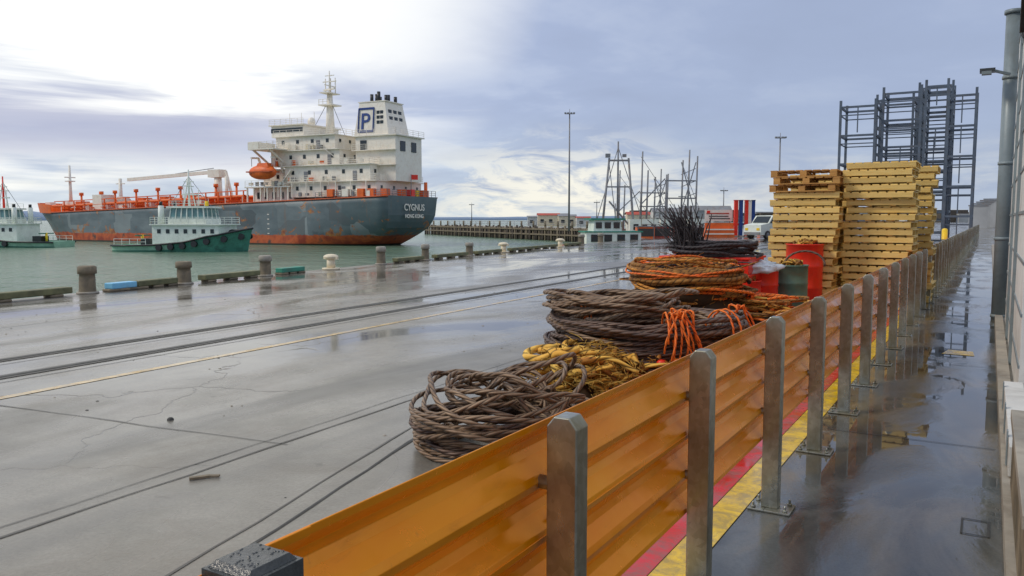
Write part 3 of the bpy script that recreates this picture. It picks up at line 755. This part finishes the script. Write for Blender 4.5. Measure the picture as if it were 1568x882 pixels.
# engine casing and funnel
b.bb(.8,8.6,-3.6,4.0,10.4,17.6,'white')
b.bb(.4,9,-4.0,4.4,17.6,17.78,'white'); b.railing([(9,-3.9,17.78),(.5,-3.9,17.78),(.5,4.3,17.78)],.9,.05,'white',1.4,3)
fx0,fx1,fz0,fz1=2.6,8.8,17.78,23.2
f=[(fx0,-2.9,fz0),(fx1+.6,-2.9,fz0),(fx1+.6,3.1,fz0),(fx0,3.1,fz0),(fx0+1.0,-2.4,fz1),(fx1-.2,-2.4,fz1),(fx1-.2,2.6,fz1),(fx0+1.0,2.6,fz1)]
ix=[b.av(p) for p in f]
for q in((0,1,5,4),(1,2,6,5),(2,3,7,6),(3,0,4,7),(4,5,6,7)): b.face([ix[k] for k in q],'white')
b.bb(3.4,8.8,-2.5,2.7,fz1,fz1+.15,'white')
for k in range(2):
    for r_ in range(3): b.box((4.0+k*.7+r_*.05,-2.70+r_*.08,19.9+r_*.8),(.55,.16,.5),'window')
for r_ in range(2):
    for k in range(3): b.box((3.22+.2*r_,-1.4+k*1.4,20.5+1.1*r_),(.3,.9,.7),'window')
for i,(px_,py_) in enumerate(((4.3,-1),(5.1,.8),(5.6,-1.2),(6.4,.3),(7.2,-.9),(7.6,1),(4.2,1.5))): b.cyl((px_,py_,fz1),(px_,py_,fz1+1.2+.3*(i%3)),.28,n=10,mat='black')
b.box((.75,-1.6,16),(.1,1.4,1.6),'window'); b.box((.75,1.6,16),(.1,1.4,1.6),'window'); b.box((7,-3.66,16.2),(1.2,.1,1.6),'window')
for z in(12.9,15.3): b.bb(.3,8.9,-4.3,-3.62,z,z+.12,'white'); b.railing([(8.9,-4.25,z+.12),(.35,-4.25,z+.12)],.9,.05,'white',1.4,3)
b.beam((9,-5.5,10.4),(12,-5.5,13),.6,.15,'white'); b.beam((22,-6.6,9.8),(19.5,-6.6,12.4),.6,.15,'white'); b.beam((10,-4.8,13.1),(13,-5.9,15.7),.5,.12,'white')
for x,y_,c in((1.2,-6,'orange'),(2.6,-4.5,'yellow'),(.8,-2,'orange'),(1.2,2.5,'yellow'),(1,5,'orange'),(5,-6.9,'orange'),(8,-6.9,'white'),(11,-6.9,'orange'),(3.2,-6.6,'orange'),(.5,0,'red'),(.7,3.9,'orange')): b.box((x,y_,8.5),(1.2,1.0,1.2),c)
b.railing([(14,-7.3,7.6),(0,-7.0,8.0),(0,7.0,8.0)],1.0,.06,'mast',1.2,3)
b.cyl((.3,0,8),(.3,0,11.6),.07,n=6,mat='mast'); b.poly([(.3,0,11.5),(.3,0,10.7),(-.5,.8,10.7),(-.5,.8,11.5)],'red'); b.cyl((1,5.5,8),(1,5.5,10.5),.3,n=8,mat='orange')
b.cyl((6,-6.6,8),(6,-6.6,9.2),.35,n=8,mat='white')
for i in range(5): b.box((44,-7.53,1.9+i*.8),(.5,.04,.18),'white'); b.box((24,-7.53,1.9+i*.8),(.4,.04,.15),'white')
# lifeboat with davits
b.ell((24.5,-8.0,12.1),(2.9,1.15,1.25),'orange',18,10); b.box((24,-8.0,13.25),(2.6,1.4,.7),'orange',taper=.8)
b.bb(21.9,27.1,-9.18,-6.82,12.05,12.25,'deckred')
for x in(22.3,26.7): b.beam((x,-5.4,12),(x,-6.6,14.6),.3,.3,'white'); b.beam((x,-6.6,14.6),(x,-8.3,14.5),.25,.3,'white'); b.beam((x,-8.2,14.5),(x,-8.2,13.1),.07,.07,'mast')
ox,oy=W(-19.5+.444*7.5,125+.896*7.5)
dx_,dy_=W(-.896,.444); ang=math.atan2(dy_,dx_)
ship=b.done('tanker_ship',(ox,oy,WATER),ang)
def text(body,size,loc,rot,parent,mat,name,ext=.02):
    cu=bpy.data.curves.new(name,'FONT'); cu.body=body; cu.size=size; cu.align_x='CENTER'; cu.extrude=ext; cu.offset=.02
    o=bpy.data.objects.new(name,cu); S.collection.objects.link(o); cu.materials.append(M[mat]); o.parent=parent; o.location=loc; o.rotation_euler=rot; return o
cam_dir=Vector((0-ox,0-oy,0)); ly=Matrix.Rotation(ang,3,'Z')@Vector((0,1,0)); side=1 if cam_dir.dot(ly)>0 else -1
if side>0:
    for v in ship.data.vertices: v.co.y=-v.co.y
    ship.data.flip_normals()
text('CYGNUS',1.5,(-.32,0,5.7),(math.pi/2,0,-math.pi/2),ship,'white','stern_name')
text('HONG KONG',.85,(-.30,0,4.5),(math.pi/2,0,-math.pi/2),ship,'white','stern_port_name')
text('P',3.8,(7.25,side*2.8,18.85),(math.pi/2-0.1,0,math.pi if side>0 else 0),ship,'navy','funnel_letter',.12)
b=B()
def q(x,z): 
    t=(z-17.78)/5.42; return (x,side*(2.9-.5*t+.06),z)
for (xa,za,xc,zc) in((5.55,18.5,8.6,18.5),(5.55,22.2,8.6,22.2),(5.6,18.5,5.6,22.2),(8.55,18.5,8.55,22.2)):
    b.beam(q(xa,za),q(xc,zc),.12,.32,'navy')
b.done('funnel_logo_frame',parent=ship)

# ------------------------------------------------------------------ tugs
def tug(R,D,heading,L=18,name='tug_boat',redmast=False):
    b=B(); ns=22; hw=3.4
    def top(t): return lerp_tab(t,[(0,.9),(.35,1.0),(.6,1.4),(.85,2.5),(1,3.2)])
    g={}
    for sd in(-1,1):
        for i in range(ns+1):
            t=i/ns
            for j in range(5):
                q=j/4; z=-.6+(top(t)+.6)*q
                f=min(1,(.72+.28*min(1,t/.12))) if t<.7 else max(0,1-((t-.7)/.3)**2.4)
                f*=(.85+.15*q); x=L*t*(.985+.015*q)+ (0.6*q if t>.8 else 0)
                g[sd,i,j]=b.av((x,sd*hw*f,z))
    for sd in(-1,1):
        for i in range(ns):
            for j in range(4): b.face([g[sd,i,j],g[sd,i+1,j],g[sd,i+1,j+1],g[sd,i,j+1]],'tuglight' if (i<ns*.5 and j>=2) else 'tuggreen',True)
    for j in range(4): b.face([g[1,0,j],g[-1,0,j],g[-1,0,j+1],g[1,0,j+1]],'tuglight')
    for i in range(ns):
        p=[b.v[g[sd,k,4]] for sd,k in((-1,i),(-1,i+1),(1,i+1),(1,i))]
        b.poly([(a[0],a[1]*.96,a[2]-.45 if i>2 else a[2]-.1) for a in p],'tuglight')
    for sd in(-1,1):
        pts=[]
        for i in range(0,ns+1): a=b.v[g[sd,i,4]]; pts.append((a[0],a[1]*1.03,a[2]-.12))
        b.tube(pts,.13,6,'black')
        for i in range(9,22,2):
            a=b.v[g[sd,i,3]]; b.cyl((a[0],a[1]*.98,a[2]-.1),(a[0],a[1]*1.0+sd*.32,a[2]-.1),.42,n=12,mat='black')
    b.bb(6.0,15.4,-2.5,2.5,.8,3.5,'tugwhite'); b.bb(5.8,15.8,-2.8,2.8,3.5,3.65,'tugwhite')
    for i in range(7):
        for sd in(-1,1): b.box((7.0+i*1.25,sd*2.51,2.7),(.5,.06,.55),'window')
    b.railing([(15.7,-2.7,3.65),(5.9,-2.7,3.65),(5.9,2.7,3.65)],.9,.06,'tugwhite',1.0,3); b.railing([(15.7,2.7,3.65),(5.9,2.7,3.65)],.9,.06,'tugwhite',1.0,3)
    b.bb(8.0,13.4,-2.0,2.0,3.66,4.4,'tugwhite')
    b.box((10.7,0,5.05),(5.0,3.9,1.4),'glass',taper=.93)
    for x in(8.25,9.1,9.9,10.7,11.5,12.3,13.15):
        for sd in(-1,1): b.beam((x,sd*1.99,4.4),(10.7+(x-10.7)*.93,sd*1.86,5.76),.14,.1,'tugwhite')
    for yy in(-1.2,0,1.2):
        for x,k in((8.18,8.35),(13.22,13.05)): b.beam((x,yy,4.4),(k,yy*.93,5.76),.1,.16,'tugwhite')
    b.bb(7.9,13.5,-2.15,2.15,5.76,6.0,'tugwhite'); b.railing([(13.2,-1.9,6.0),(8.2,-1.9,6.0)],.7,.05,'tugwhite',1.0,2)
    for sd in(-1,1): b.cyl((6.9,sd*1.7,3.6),(6.9,sd*1.7,6.1),.4,.35,10,'tugwhite'); b.cyl((6.9,sd*1.7,6.1),(6.9,sd*1.7,6.6),.22,n=8,mat='black')
    mm='red' if redmast else 'tugwhite'
    b.cyl((10,0,5.9),(10,0,10.9),.2,.1,6,mm); b.beam((10,-1.2,8.7),(10,1.2,8.7),.12,.12,'tugwhite'); b.beam((9.0,0,7.6),(11.2,0,7.6),.25,.2,'tugwhite'); b.beam((9.3,0,9.3),(10.7,0,9.3),.12,.12,'tugwhite')
    b.cyl((9.2,0,5.9),(9.9,0,9.8),.09,n=5,mat='tugwhite'); b.cyl((10.9,0,5.9),(10.1,0,9.8),.09,n=5,mat='tugwhite')
    b.cyl((8.8,.8,5.9),(8.8,.8,8.8),.06,n=5,mat='tugwhite'); b.cyl((11.8,-.8,5.9),(11.8,-.8,8.4),.06,n=5,mat='tugwhite'); b.cyl((12.5,0,6.0),(12.5,0,6.7),.25,n=8,mat='yellow'); b.beam((10,0,10),(15,0,3.7),.05,.05,'mast'); b.beam((10,0,10),(6,0,4.2),.05,.05,'mast')
    b.cyl((16.4,-.9,2.4),(16.4,.9,2.4),.55,n=12,mat='black'); b.box((4,0,1.2),(1.4,1.8,1.0),'black'); b.cyl((3,0,.9),(3,0,2.2),.18,n=8,mat='yellow'); b.beam((3,-1.6,2.1),(3,1.6,2.1),.16,.16,'tuggreen')
    b.railing([(5.4,-3.1,.9),(.6,-2.7,.9)],.8,.05,'tugwhite',1.2,2)
    x,y=W(R,D); hx,hy=W(math.cos(heading),math.sin(heading)); b.done(name,(x,y,WATER),math.atan2(hy,hx))
tug(-53.3,110,math.radians(-8),18.3)
tug(-69.0,124,math.radians(172),18,redmast=True)

# ------------------------------------------------------------------ jetty, far things
def wl(k,D): return W(k*D,D)
b=B()
p0=Vector((*W(26,122),0)); p1=Vector((*W(-25,232),0)); d=(p1-p0); L=d.length; d.normalize(); nn=Vector((d.y,-d.x,0))
if nn.dot(Vector((*W(0,-1),0)))<0: nn=-nn
c=(p0+p1)/2-nn*4
b.box((c.x,c.y,-.35),(L,8,.7),'concrete',math.atan2(d.y,d.x)); b.box((c.x-nn.x*1,c.y-nn.y*1,-1.9),(L,5.5,2.6),'rock',math.atan2(d.y,d.x))
k=0; i=0
while k<L:
    p=p0+d*k+nn*random.uniform(-.1,.25); b.cyl((p.x,p.y,-4),(p.x,p.y,.1+random.uniform(-.3,.35)),.26,n=6,mat='rock' if i%3 else 'pile')
    if i%6==0: b.cyl((p.x,p.y,0),(p.x,p.y,1.3),.24,n=6,mat='pile')
    k+=.95;i+=1
for z in(-.35,-1.4): b.beam(p0+Vector((0,0,z))+nn*.25,p1+Vector((0,0,z))+nn*.25,.3,.3,'pile')
b.railing([p0-nn*7.5,p1-nn*7.5],1.1,.08,'mast',4,2)
b.done('timber_jetty')
def shed(k,D,w,h,dp,mat,roof,name='shed_building'):
    b=B(); b.bb(-w/2,w/2,-dp/2,dp/2,0,h,mat); r=h+.25*w*.4
    b.poly([(-w/2-.2,-dp/2-.2,h),(w/2+.2,-dp/2-.2,h),(w/2+.2,0,r),(-w/2-.2,0,r)],roof); b.poly([(w/2+.2,dp/2+.2,h),(-w/2-.2,dp/2+.2,h),(-w/2-.2,0,r),(w/2+.2,0,r)],roof)
    b.poly([(-w/2,-dp/2,h),(-w/2,0,r-.05),(-w/2,dp/2,h)],mat); b.poly([(w/2,-dp/2,h),(w/2,dp/2,h),(w/2,0,r-.05)],mat)
    for i in range(max(1,int(w/2))): b.box((-w/2+1+i*2,-dp/2-.02,h*.5),(.8,.08,h*.3),'window')
    x,y=wl(k,D); b.done(name,(x,y,0),PH)
for k,D,w,h,m_,r_ in((.045,190,5,2.6,'cream','roofred'),(.068,185,4,2.4,'cream','mast'),(.028,200,3.5,2.2,'wall','mast'),(.088,180,3,2,'wall','roofred'),(.20,150,8,3,'wall','mast'),(.24,170,10,3.5,'town','mast'),(.16,165,6,2.6,'cream','roofred'),(.055,210,6,2.6,'orange','mast')): shed(k,D,w,h,3,m_,r_)
def lampmast(k,D,h,name='flood_light_mast'):
    b=B(); x,y=wl(k,D); b.cyl((0,0,-.5),(0,0,h),.2,.11,8,'mast'); b.beam((-.9,0,h),(.9,0,h),.12,.12,'mast')
    for dx in(-.8,-.3,.3,.8): b.box((dx,-.25,h+.1),(.35,.4,.25),'mast')
    b.cyl((0,0,h),(0,0,h+.9),.05,n=5,mat='mast'); b.done(name,(x,y,0),PH)
lampmast(.0707,150,21.0); lampmast(.33,140,15.6)
for k,D,h in((.262,210,9),(.105,260,7),(-.05,300,7),(.21,230,8)): lampmast(k,D,h)
def cabinboat(k,D):
    b=B()
    n=12; L=9
    g={}
    for sd in(-1,1):
        for i in range(n+1):
            t=i/n; f=.8+.2*min(1,t/.3) if t<.5 else max(0.02,1-((t-.5)/.5)**2)
            for j,z in enumerate((-.4,.5,1.3+.7*t*t)): g[sd,i,j]=b.av((-L/2+L*t,sd*1.5*f*(.8+.1*j),z))
    for sd in(-1,1):
        for i in range(n):
            for j in range(2): b.face([g[sd,i,j],g[sd,i+1,j],g[sd,i+1,j+1],g[sd,i,j+1]],'tugwhite',True)
    for i in range(n): b.face([g[-1,i,2],g[-1,i+1,2],g[1,i+1,2],g[1,i,2]],'cream')
    b.box((-.4,0,2.3),(4.6,2.2,1.9),'tugwhite'); b.box((-.9,0,3.75),(2.4,2.0,1.0),'tugwhite',taper=.92); b.box((-.9,0,4.3),(2.9,2.3,.14),'green'); b.box((-.4,0,3.27),(4.9,2.35,.1),'green')
    for i in range(4): b.box((-2+i*1.1,1.12,2.75),(.65,.06,.6),'window'); b.box((-2+i*1.1,-1.12,2.75),(.65,.06,.6),'window')
    for i in range(3): b.box((-1.65+i*.75,-.98,3.8),(.5,.1,.5),'window'); b.box((-1.65+i*.75,.98,3.8),(.5,.1,.5),'window')
    b.cyl((0,0,4),(0,0,5.6),.05,n=6,mat='mast')
    x,y=wl(k,D); b.done('cabin_boat',(x,y,WATER),PH+.15)
cabinboat(.128,67)
def trawler(k,D,hm,kind):
    b=B(); L=14; n=12; g={}
    for sd in(-1,1):
        for i in range(n+1):
            t=i/n; f=.8+.2*min(1,t/.3) if t<.55 else max(0.02,1-((t-.55)/.45)**2)
            for j,z in enumerate((-.5,.8,1.6+1.0*t*t)): g[sd,i,j]=b.av((-L/2+L*t,sd*2.2*f*(.8+.1*j),z))
    for sd in(-1,1):
        for i in range(n):
            for j in range(2): b.face([g[sd,i,j],g[sd,i+1,j],g[sd,i+1,j+1],g[sd,i,j+1]],'green' if kind else 'navy',True)
    for i in range(n): b.face([g[-1,i,2],g[-1,i+1,2],g[1,i+1,2],g[1,i,2]],'deckred')
    b.box((2.5,0,3.2),(3,3,2.2),'tugwhite')
    for i in range(3): b.box((1.6+i*.9,-1.52,3.5),(.5,.06,.6),'window')
    if kind==0:
        for sx in(-1.9,1.7):
            b.cyl((sx,-.3,1.5),(sx*.55,-.3,hm*.86),.15,.11,6,'mast')
        b.beam((-1.15,-.3,hm*.84),(1.05,-.3,hm*.84),.18,.18,'mast'); b.beam((-1.4,-.3,hm*.62),(1.3,-.3,hm*.62),.14,.14,'mast')
        b.cyl((-.1,0,2),(-.1,0,hm),.13,.08,6,'mast'); b.cyl((-.1,0,hm*.95),(-2.6,0,3),.04,n=4,mat='mast'); b.cyl((-.1,0,hm*.95),(2.9,0,3),.04,n=4,mat='mast'); b.cyl((-1.1,-.3,hm*.84),(-.2,-.3,3.2),.04,n=4,mat='mast')
        b.cyl((1.7,0,3),(-1,0,hm*.5),.1,n=5,mat='mast')
        b.box((-1.2,-.3,hm*.88),(.5,.3,.4),'mast'); b.box((.5,-.3,hm*.88),(.4,.3,.3),'mast')
    else:
        for sx,hh in((-4.6,1.0),(-3.9,.82),(-1.6,.78),(.4,.92),(1.2,1.02),(2.2,.96)):
            b.cyl((sx,0,1.5),(sx+.2,0,hm*hh),.14,.09,6,'mast')
        for z in(.55,.72): b.beam((-1.6,0,hm*z),(2.2,0,hm*z),.16,.16,'mast')
        b.beam((-4.4,0,hm*.5),(-1.6,0,hm*.74),.12,.12,'mast'); b.beam((.4,0,hm*.4),(2.2,0,hm*.9),.1,.1,'mast'); b.beam((2.2,0,hm*.4),(.4,0,hm*.9),.1,.1,'mast')
        b.beam((-4.6,0,hm*.95),(1,0,hm*.3),.05,.05,'mast'); b.beam((.4,0,hm*.9),(4,0,hm*.2),.05,.05,'mast')
        for i in range(5): b.beam((.4,0,hm*(.3+i*.12)),(2.2,0,hm*(.36+i*.12)),.08,.08,'mast')
    x,y=wl(k,D); b.done('fishing_trawler',(x,y,WATER),PH+.1*kind)
trawler(.132,84,12.3,0); trawler(.205,98,12.4,1); trawler(.172,112,11.0,1)

def placed(b,name,k,D,rz=PH): x,y=wl(k,D); return b.done(name,(x,y,0),rz)
b=B()
b.box((0,0,.45),(2.9,.6,.9),'orange',taper=.9); b.box((0,0,1.1),(2.7,.2,.5),'orange'); b.box((0,-.34,.72),(2.7,.04,.12),'white')
b.box((0,-.36,.3),(2.7,.04,.12),'white'); placed(b,'orange_crash_barrier',.257,77)
b=B()
for sx in(-1.1,1.1): b.beam((sx,0,0),(sx,0,2.7),.08,.08,'mast')
b.box((0,-.06,2.05),(2.7,.05,1.1),'white'); b.box((-.1,-.1,2.25),(2.2,.02,.12),'roofred'); b.box((0,-.1,1.98),(1.9,.02,.1),'joint'); b.box((.1,-.1,1.75),(2.0,.02,.1),'joint'); b.box((-1.0,-.1,2.4),(.3,.02,.25),'red')
placed(b,'notice_board_sign',.256,78.5)
for kk,(k,mt) in enumerate(((.2775,'red'),(.2835,'navy'),(.2905,'red'),(.2985,'navy'),(.2945,'white'))):
    b=B()
    b.beam((0,0,0),(0,0,3.5),.34,.34,mt); b.box((0,0,.06),(.7,.7,.12),'concrete'); b.box((0,0,3.52),(.42,.42,.06),mt)
    b.beam((-.3,0,1.2),(.3,0,1.2),.1,.2,mt); placed(b,'painted_gate_post',k,78)
b=B() # van
bd=[(-2.3,.35),(-2.3,1.2),(-1.3,1.35),(-.75,2.0),(2.1,2.05),(2.3,1.9),(2.35,.35)]
for sd in(-.9,.9):
    b.poly([(x,sd,z) for x,z in (bd if sd<0 else bd[::-1])],'tugwhite')
for (a,c) in zip(bd,bd[1:]+bd[:1]): b.poly([(a[0],-.9,a[1]),(a[0],.9,a[1]),(c[0],.9,c[1]),(c[0],-.9,c[1])],'tugwhite')
b.poly([(-1.15,-.91,1.35),(-.1,-.91,1.35),(-.1,-.91,1.9),(-.7,-.91,1.9)],'window'); b.poly([(.05,-.91,1.35),(1.3,-.91,1.35),(1.3,-.91,1.9),(.05,-.91,1.9)],'window')
b.poly([(-1.32,-.8,1.4),(-1.32,.8,1.4),(-.8,.75,1.95),(-.8,-.75,1.95)],'window')
for sx in(-1.45,1.45):
    for sd in(-.85,.85): b.cyl((sx,sd-.12,.36),(sx,sd+.12,.36),.36,n=16,mat='black'); b.cyl((sx,sd-.13,.36),(sx,sd+.13,.36),.2,n=12,mat='mast')
b.box((-2.31,-.6,.85),(.05,.3,.2),'yellow'); b.box((-2.31,.6,.85),(.05,.3,.2),'yellow'); b.box((-2.33,0,.5),(.1,1.7,.2),'mast')
placed(b,'white_van',.320,70,PH+.6)
b=B()
q0=Vector((*W(.165*72,74),0)); q1=Vector((*W(.30*95,97),0))
b.railing([q0,q1],1.8,.06,'galv',2.5,3); b.done('wire_mesh_fence')
for i,(k,D,c) in enumerate(((.165,73,'orange'),(.185,74,'roofred'),(.315,90,'orange'),(.235,82,'wall'),(.21,86,'roofred'))):
    b=B(); b.box((0,0,.5),(1.6,1.1,1.0),c); b.box((0,0,1.04),(1.7,1.2,.08),'mast'); b.box((0,-.56,.5),(1.4,.04,.7),'joint'); b.box((-.7,0,.5),(.08,1.14,1.0),'mast'); b.box((.7,0,.5),(.08,1.14,1.0),'mast'); placed(b,'cargo_bin',k,D)
b=B(); b.cyl((0,0,0),(0,0,1.3),.1,n=12,mat='yellow'); b.ell((0,0,1.3),(.1,.1,.06),'yellow',12,4,0); b.cyl((0,0,.02),(0,0,.05),.18,n=12,mat='mast'); b.cyl((0,0,.8),(0,0,.95),.103,n=12,mat='black'); b.done('yellow_safety_bollard',(-1.45,34,0))
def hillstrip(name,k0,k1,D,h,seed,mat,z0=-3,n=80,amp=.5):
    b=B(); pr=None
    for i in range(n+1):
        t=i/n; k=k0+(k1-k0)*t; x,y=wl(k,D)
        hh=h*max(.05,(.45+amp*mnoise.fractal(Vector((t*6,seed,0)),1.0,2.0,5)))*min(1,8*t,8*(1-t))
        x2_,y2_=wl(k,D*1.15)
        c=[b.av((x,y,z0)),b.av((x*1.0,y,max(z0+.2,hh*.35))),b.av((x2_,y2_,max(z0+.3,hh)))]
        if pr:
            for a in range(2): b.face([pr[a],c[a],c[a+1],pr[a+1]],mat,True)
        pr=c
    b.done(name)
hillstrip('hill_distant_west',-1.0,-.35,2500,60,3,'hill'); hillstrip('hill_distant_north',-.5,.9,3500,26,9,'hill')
b=B()
rg=random.Random(5)
for i in range(90):
    k=rg.uniform(.15,.62); D=rg.uniform(430,560); x,y=wl(k,D); w=rg.uniform(5,18); h=rg.uniform(2.5,7)
    b.box((x,y,h/2),(w,8,h),rg.choice(['town','wall','rock','rock']),PH)
b.done('distant_port_buildings')
b=B()
for i in range(5):
    x,y=wl(.578+i*.004,150+i*8); b.box((x,y,2),(3,3,4+i),'town')
    b.box((x,y,4.2+i*.5),(3.3,3.3,.2),'mast')
b.done('distant_silos')

# ------------------------------------------------------------------ world
w=bpy.data.worlds.new('World'); S.world=w; w.use_nodes=True; nt=w.node_tree
bg=nt.nodes['Background']
sky=N(nt,'ShaderNodeTexSky',sky_type='NISHITA'); sky.sun_disc=False; sky.sun_elevation=math.radians(38)
tc=N(nt,'ShaderNodeTexCoord'); sx=N(nt,'ShaderNodeSeparateXYZ'); nt.links.new(tc.outputs['Generated'],sx.inputs[0])
def vdot(vec):
    n_=N(nt,'ShaderNodeVectorMath',operation='DOT_PRODUCT'); nt.links.new(tc.outputs['Generated'],n_.inputs[0]); n_.inputs[1].default_value=vec; return n_.outputs['Value']
def dirv(az,el):
    a=math.radians(az);e=math.radians(el); x,y=W(math.sin(a)*math.cos(e),math.cos(a)*math.cos(e)); return (x,y,math.sin(e))
zz=mth(nt,'MAXIMUM',sx.outputs[2],0.0)
den=mth(nt,'ADD',zz,.16)
cx=mth(nt,'DIVIDE',sx.outputs[0],den); cy=mth(nt,'DIVIDE',sx.outputs[1],den)
cb=N(nt,'ShaderNodeCombineXYZ'); nt.links.new(cx,cb.inputs[0]); nt.links.new(cy,cb.inputs[1])
n1=noise(nt,.75,5,.55,cb.outputs[0],.5); n2=noise(nt,2.2,5,.6,cb.outputs[0],.3)
mp=N(nt,'ShaderNodeMapping'); mp.inputs['Scale'].default_value=(2.6,2.6,22); nt.links.new(tc.outputs['Generated'],mp.inputs[0])
st=noise(nt,1.0,5,.6,mp.outputs[0],.35)
mp2=N(nt,'ShaderNodeMapping'); mp2.inputs['Scale'].default_value=(9,9,34); nt.links.new(tc.outputs['Generated'],mp2.inputs[0])
st2=noise(nt,1.0,5,.65,mp2.outputs[0],.6)
base=ramp(nt,zz,[(0.0,(0.62,0.73,0.80)),(0.05,(0.53,0.63,0.78)),(0.13,(0.45,0.53,0.74)),(0.35,(0.44,0.52,0.74)),(0.6,(0.66,0.71,0.80)),(1.0,(0.72,0.75,0.82))])
dens=mth(nt,'ADD',mth(nt,'MULTIPLY',n1,.7),mth(nt,'MULTIPLY',n2,.3))
base=mix(nt,ramp(nt,dens,[(0.42,0.0),(0.62,0.8)]),base,(0.36,0.42,0.59))
base=mix(nt,ramp(nt,dens,[(0.34,0.5),(0.48,0.0)]),base,(0.74,0.79,0.88))
rdark=ramp(nt,vdot(dirv(34,14)),[(0.78,0.0),(0.97,0.6)])
base=mix(nt,rdark,base,(0.34,0.41,0.58))
veil=mth(nt,'MULTIPLY',ramp(nt,zz,[(0.0,.85),(0.10,0.0)]),ramp(nt,mth(nt,'ADD',mth(nt,'MULTIPLY',st,.5),mth(nt,'MULTIPLY',st2,.5)),[(0.46,0.0),(0.60,1.0)]))
base=mix(nt,veil,base,(0.90,0.88,0.78))
g1=ramp(nt,vdot(dirv(-24,20)),[(0.90,0.0),(0.95,0.7),(0.985,1.0)])
g2=ramp(nt,vdot(dirv(-36,3)),[(0.965,0.0),(0.99,.9)])
g3=ramp(nt,vdot(dirv(3,1.5)),[(0.985,0.0),(0.999,.95)])
gl=mth(nt,'MAXIMUM',g1,g2)
glm=mth(nt,'MULTIPLY',gl,ramp(nt,st,[(0.38,.15),(0.58,1.0)]))
glow3=mth(nt,'MULTIPLY',mth(nt,'MULTIPLY',g3,ramp(nt,st2,[(0.44,.05),(0.56,1.0)])),ramp(nt,zz,[(0.05,1.0),(0.12,0.0)]))
hi=mth(nt,'MULTIPLY',g1,ramp(nt,mth(nt,'ADD',zz,mth(nt,'MULTIPLY',mth(nt,'SUBTRACT',n2,.5),.08)),[(0.135,0.0),(0.19,1.0)]))
glm=mth(nt,'MAXIMUM',glm,hi)
cl=mix(nt,glm,base,(1.16,1.15,1.10))
cl=mix(nt,glow3,cl,(0.98,0.95,0.84))
band=mth(nt,'MULTIPLY',ramp(nt,mth(nt,'ADD',zz,mth(nt,'MULTIPLY',mth(nt,'SUBTRACT',st,.5),.14)),[(0.055,0.0),(0.085,1.0),(0.12,1.0),(0.15,0.0)]),ramp(nt,vdot(dirv(-30,6)),[(0.92,0.0),(0.985,.8)]))
cl=mix(nt,band,cl,(0.44,0.46,0.63))
skys=N(nt,'ShaderNodeVectorMath',operation='SCALE'); nt.links.new(sky.outputs[0],skys.inputs[0]); skys.inputs['Scale'].default_value=1.0
cls=N(nt,'ShaderNodeVectorMath',operation='SCALE'); nt.links.new(cl,cls.inputs[0]); cls.inputs['Scale'].default_value=10.5
fin=mix(nt,.9,skys.outputs[0],cls.outputs[0])
nt.links.new(fin,bg.inputs[0]); bg.inputs[1].default_value=.1

ld=bpy.data.lights.new('sun','SUN'); ld.energy=1.5; ld.angle=math.radians(12); ld.color=(1,.90,.76)
lo=bpy.data.objects.new('sun',ld); S.collection.objects.link(lo)
sd=Vector(dirv(-100,42)); lo.rotation_euler=(-sd).to_track_quat('-Z','Y').to_euler()
sky.sun_elevation=math.radians(42); sky.sun_rotation=math.atan2(sd.x,sd.y)

cam=bpy.data.cameras.new('camera'); co=bpy.data.objects.new('camera',cam); S.collection.objects.link(co)
cam.lens=28.24; cam.sensor_width=36; cam.clip_end=12000; cam.clip_start=.05
co.location=(0,0,1.7); co.rotation_euler=(math.radians(90-4.9),0,PH)
S.camera=co
S.view_settings.view_transform='Standard'; S.view_settings.look='None'; S.view_settings.exposure=0
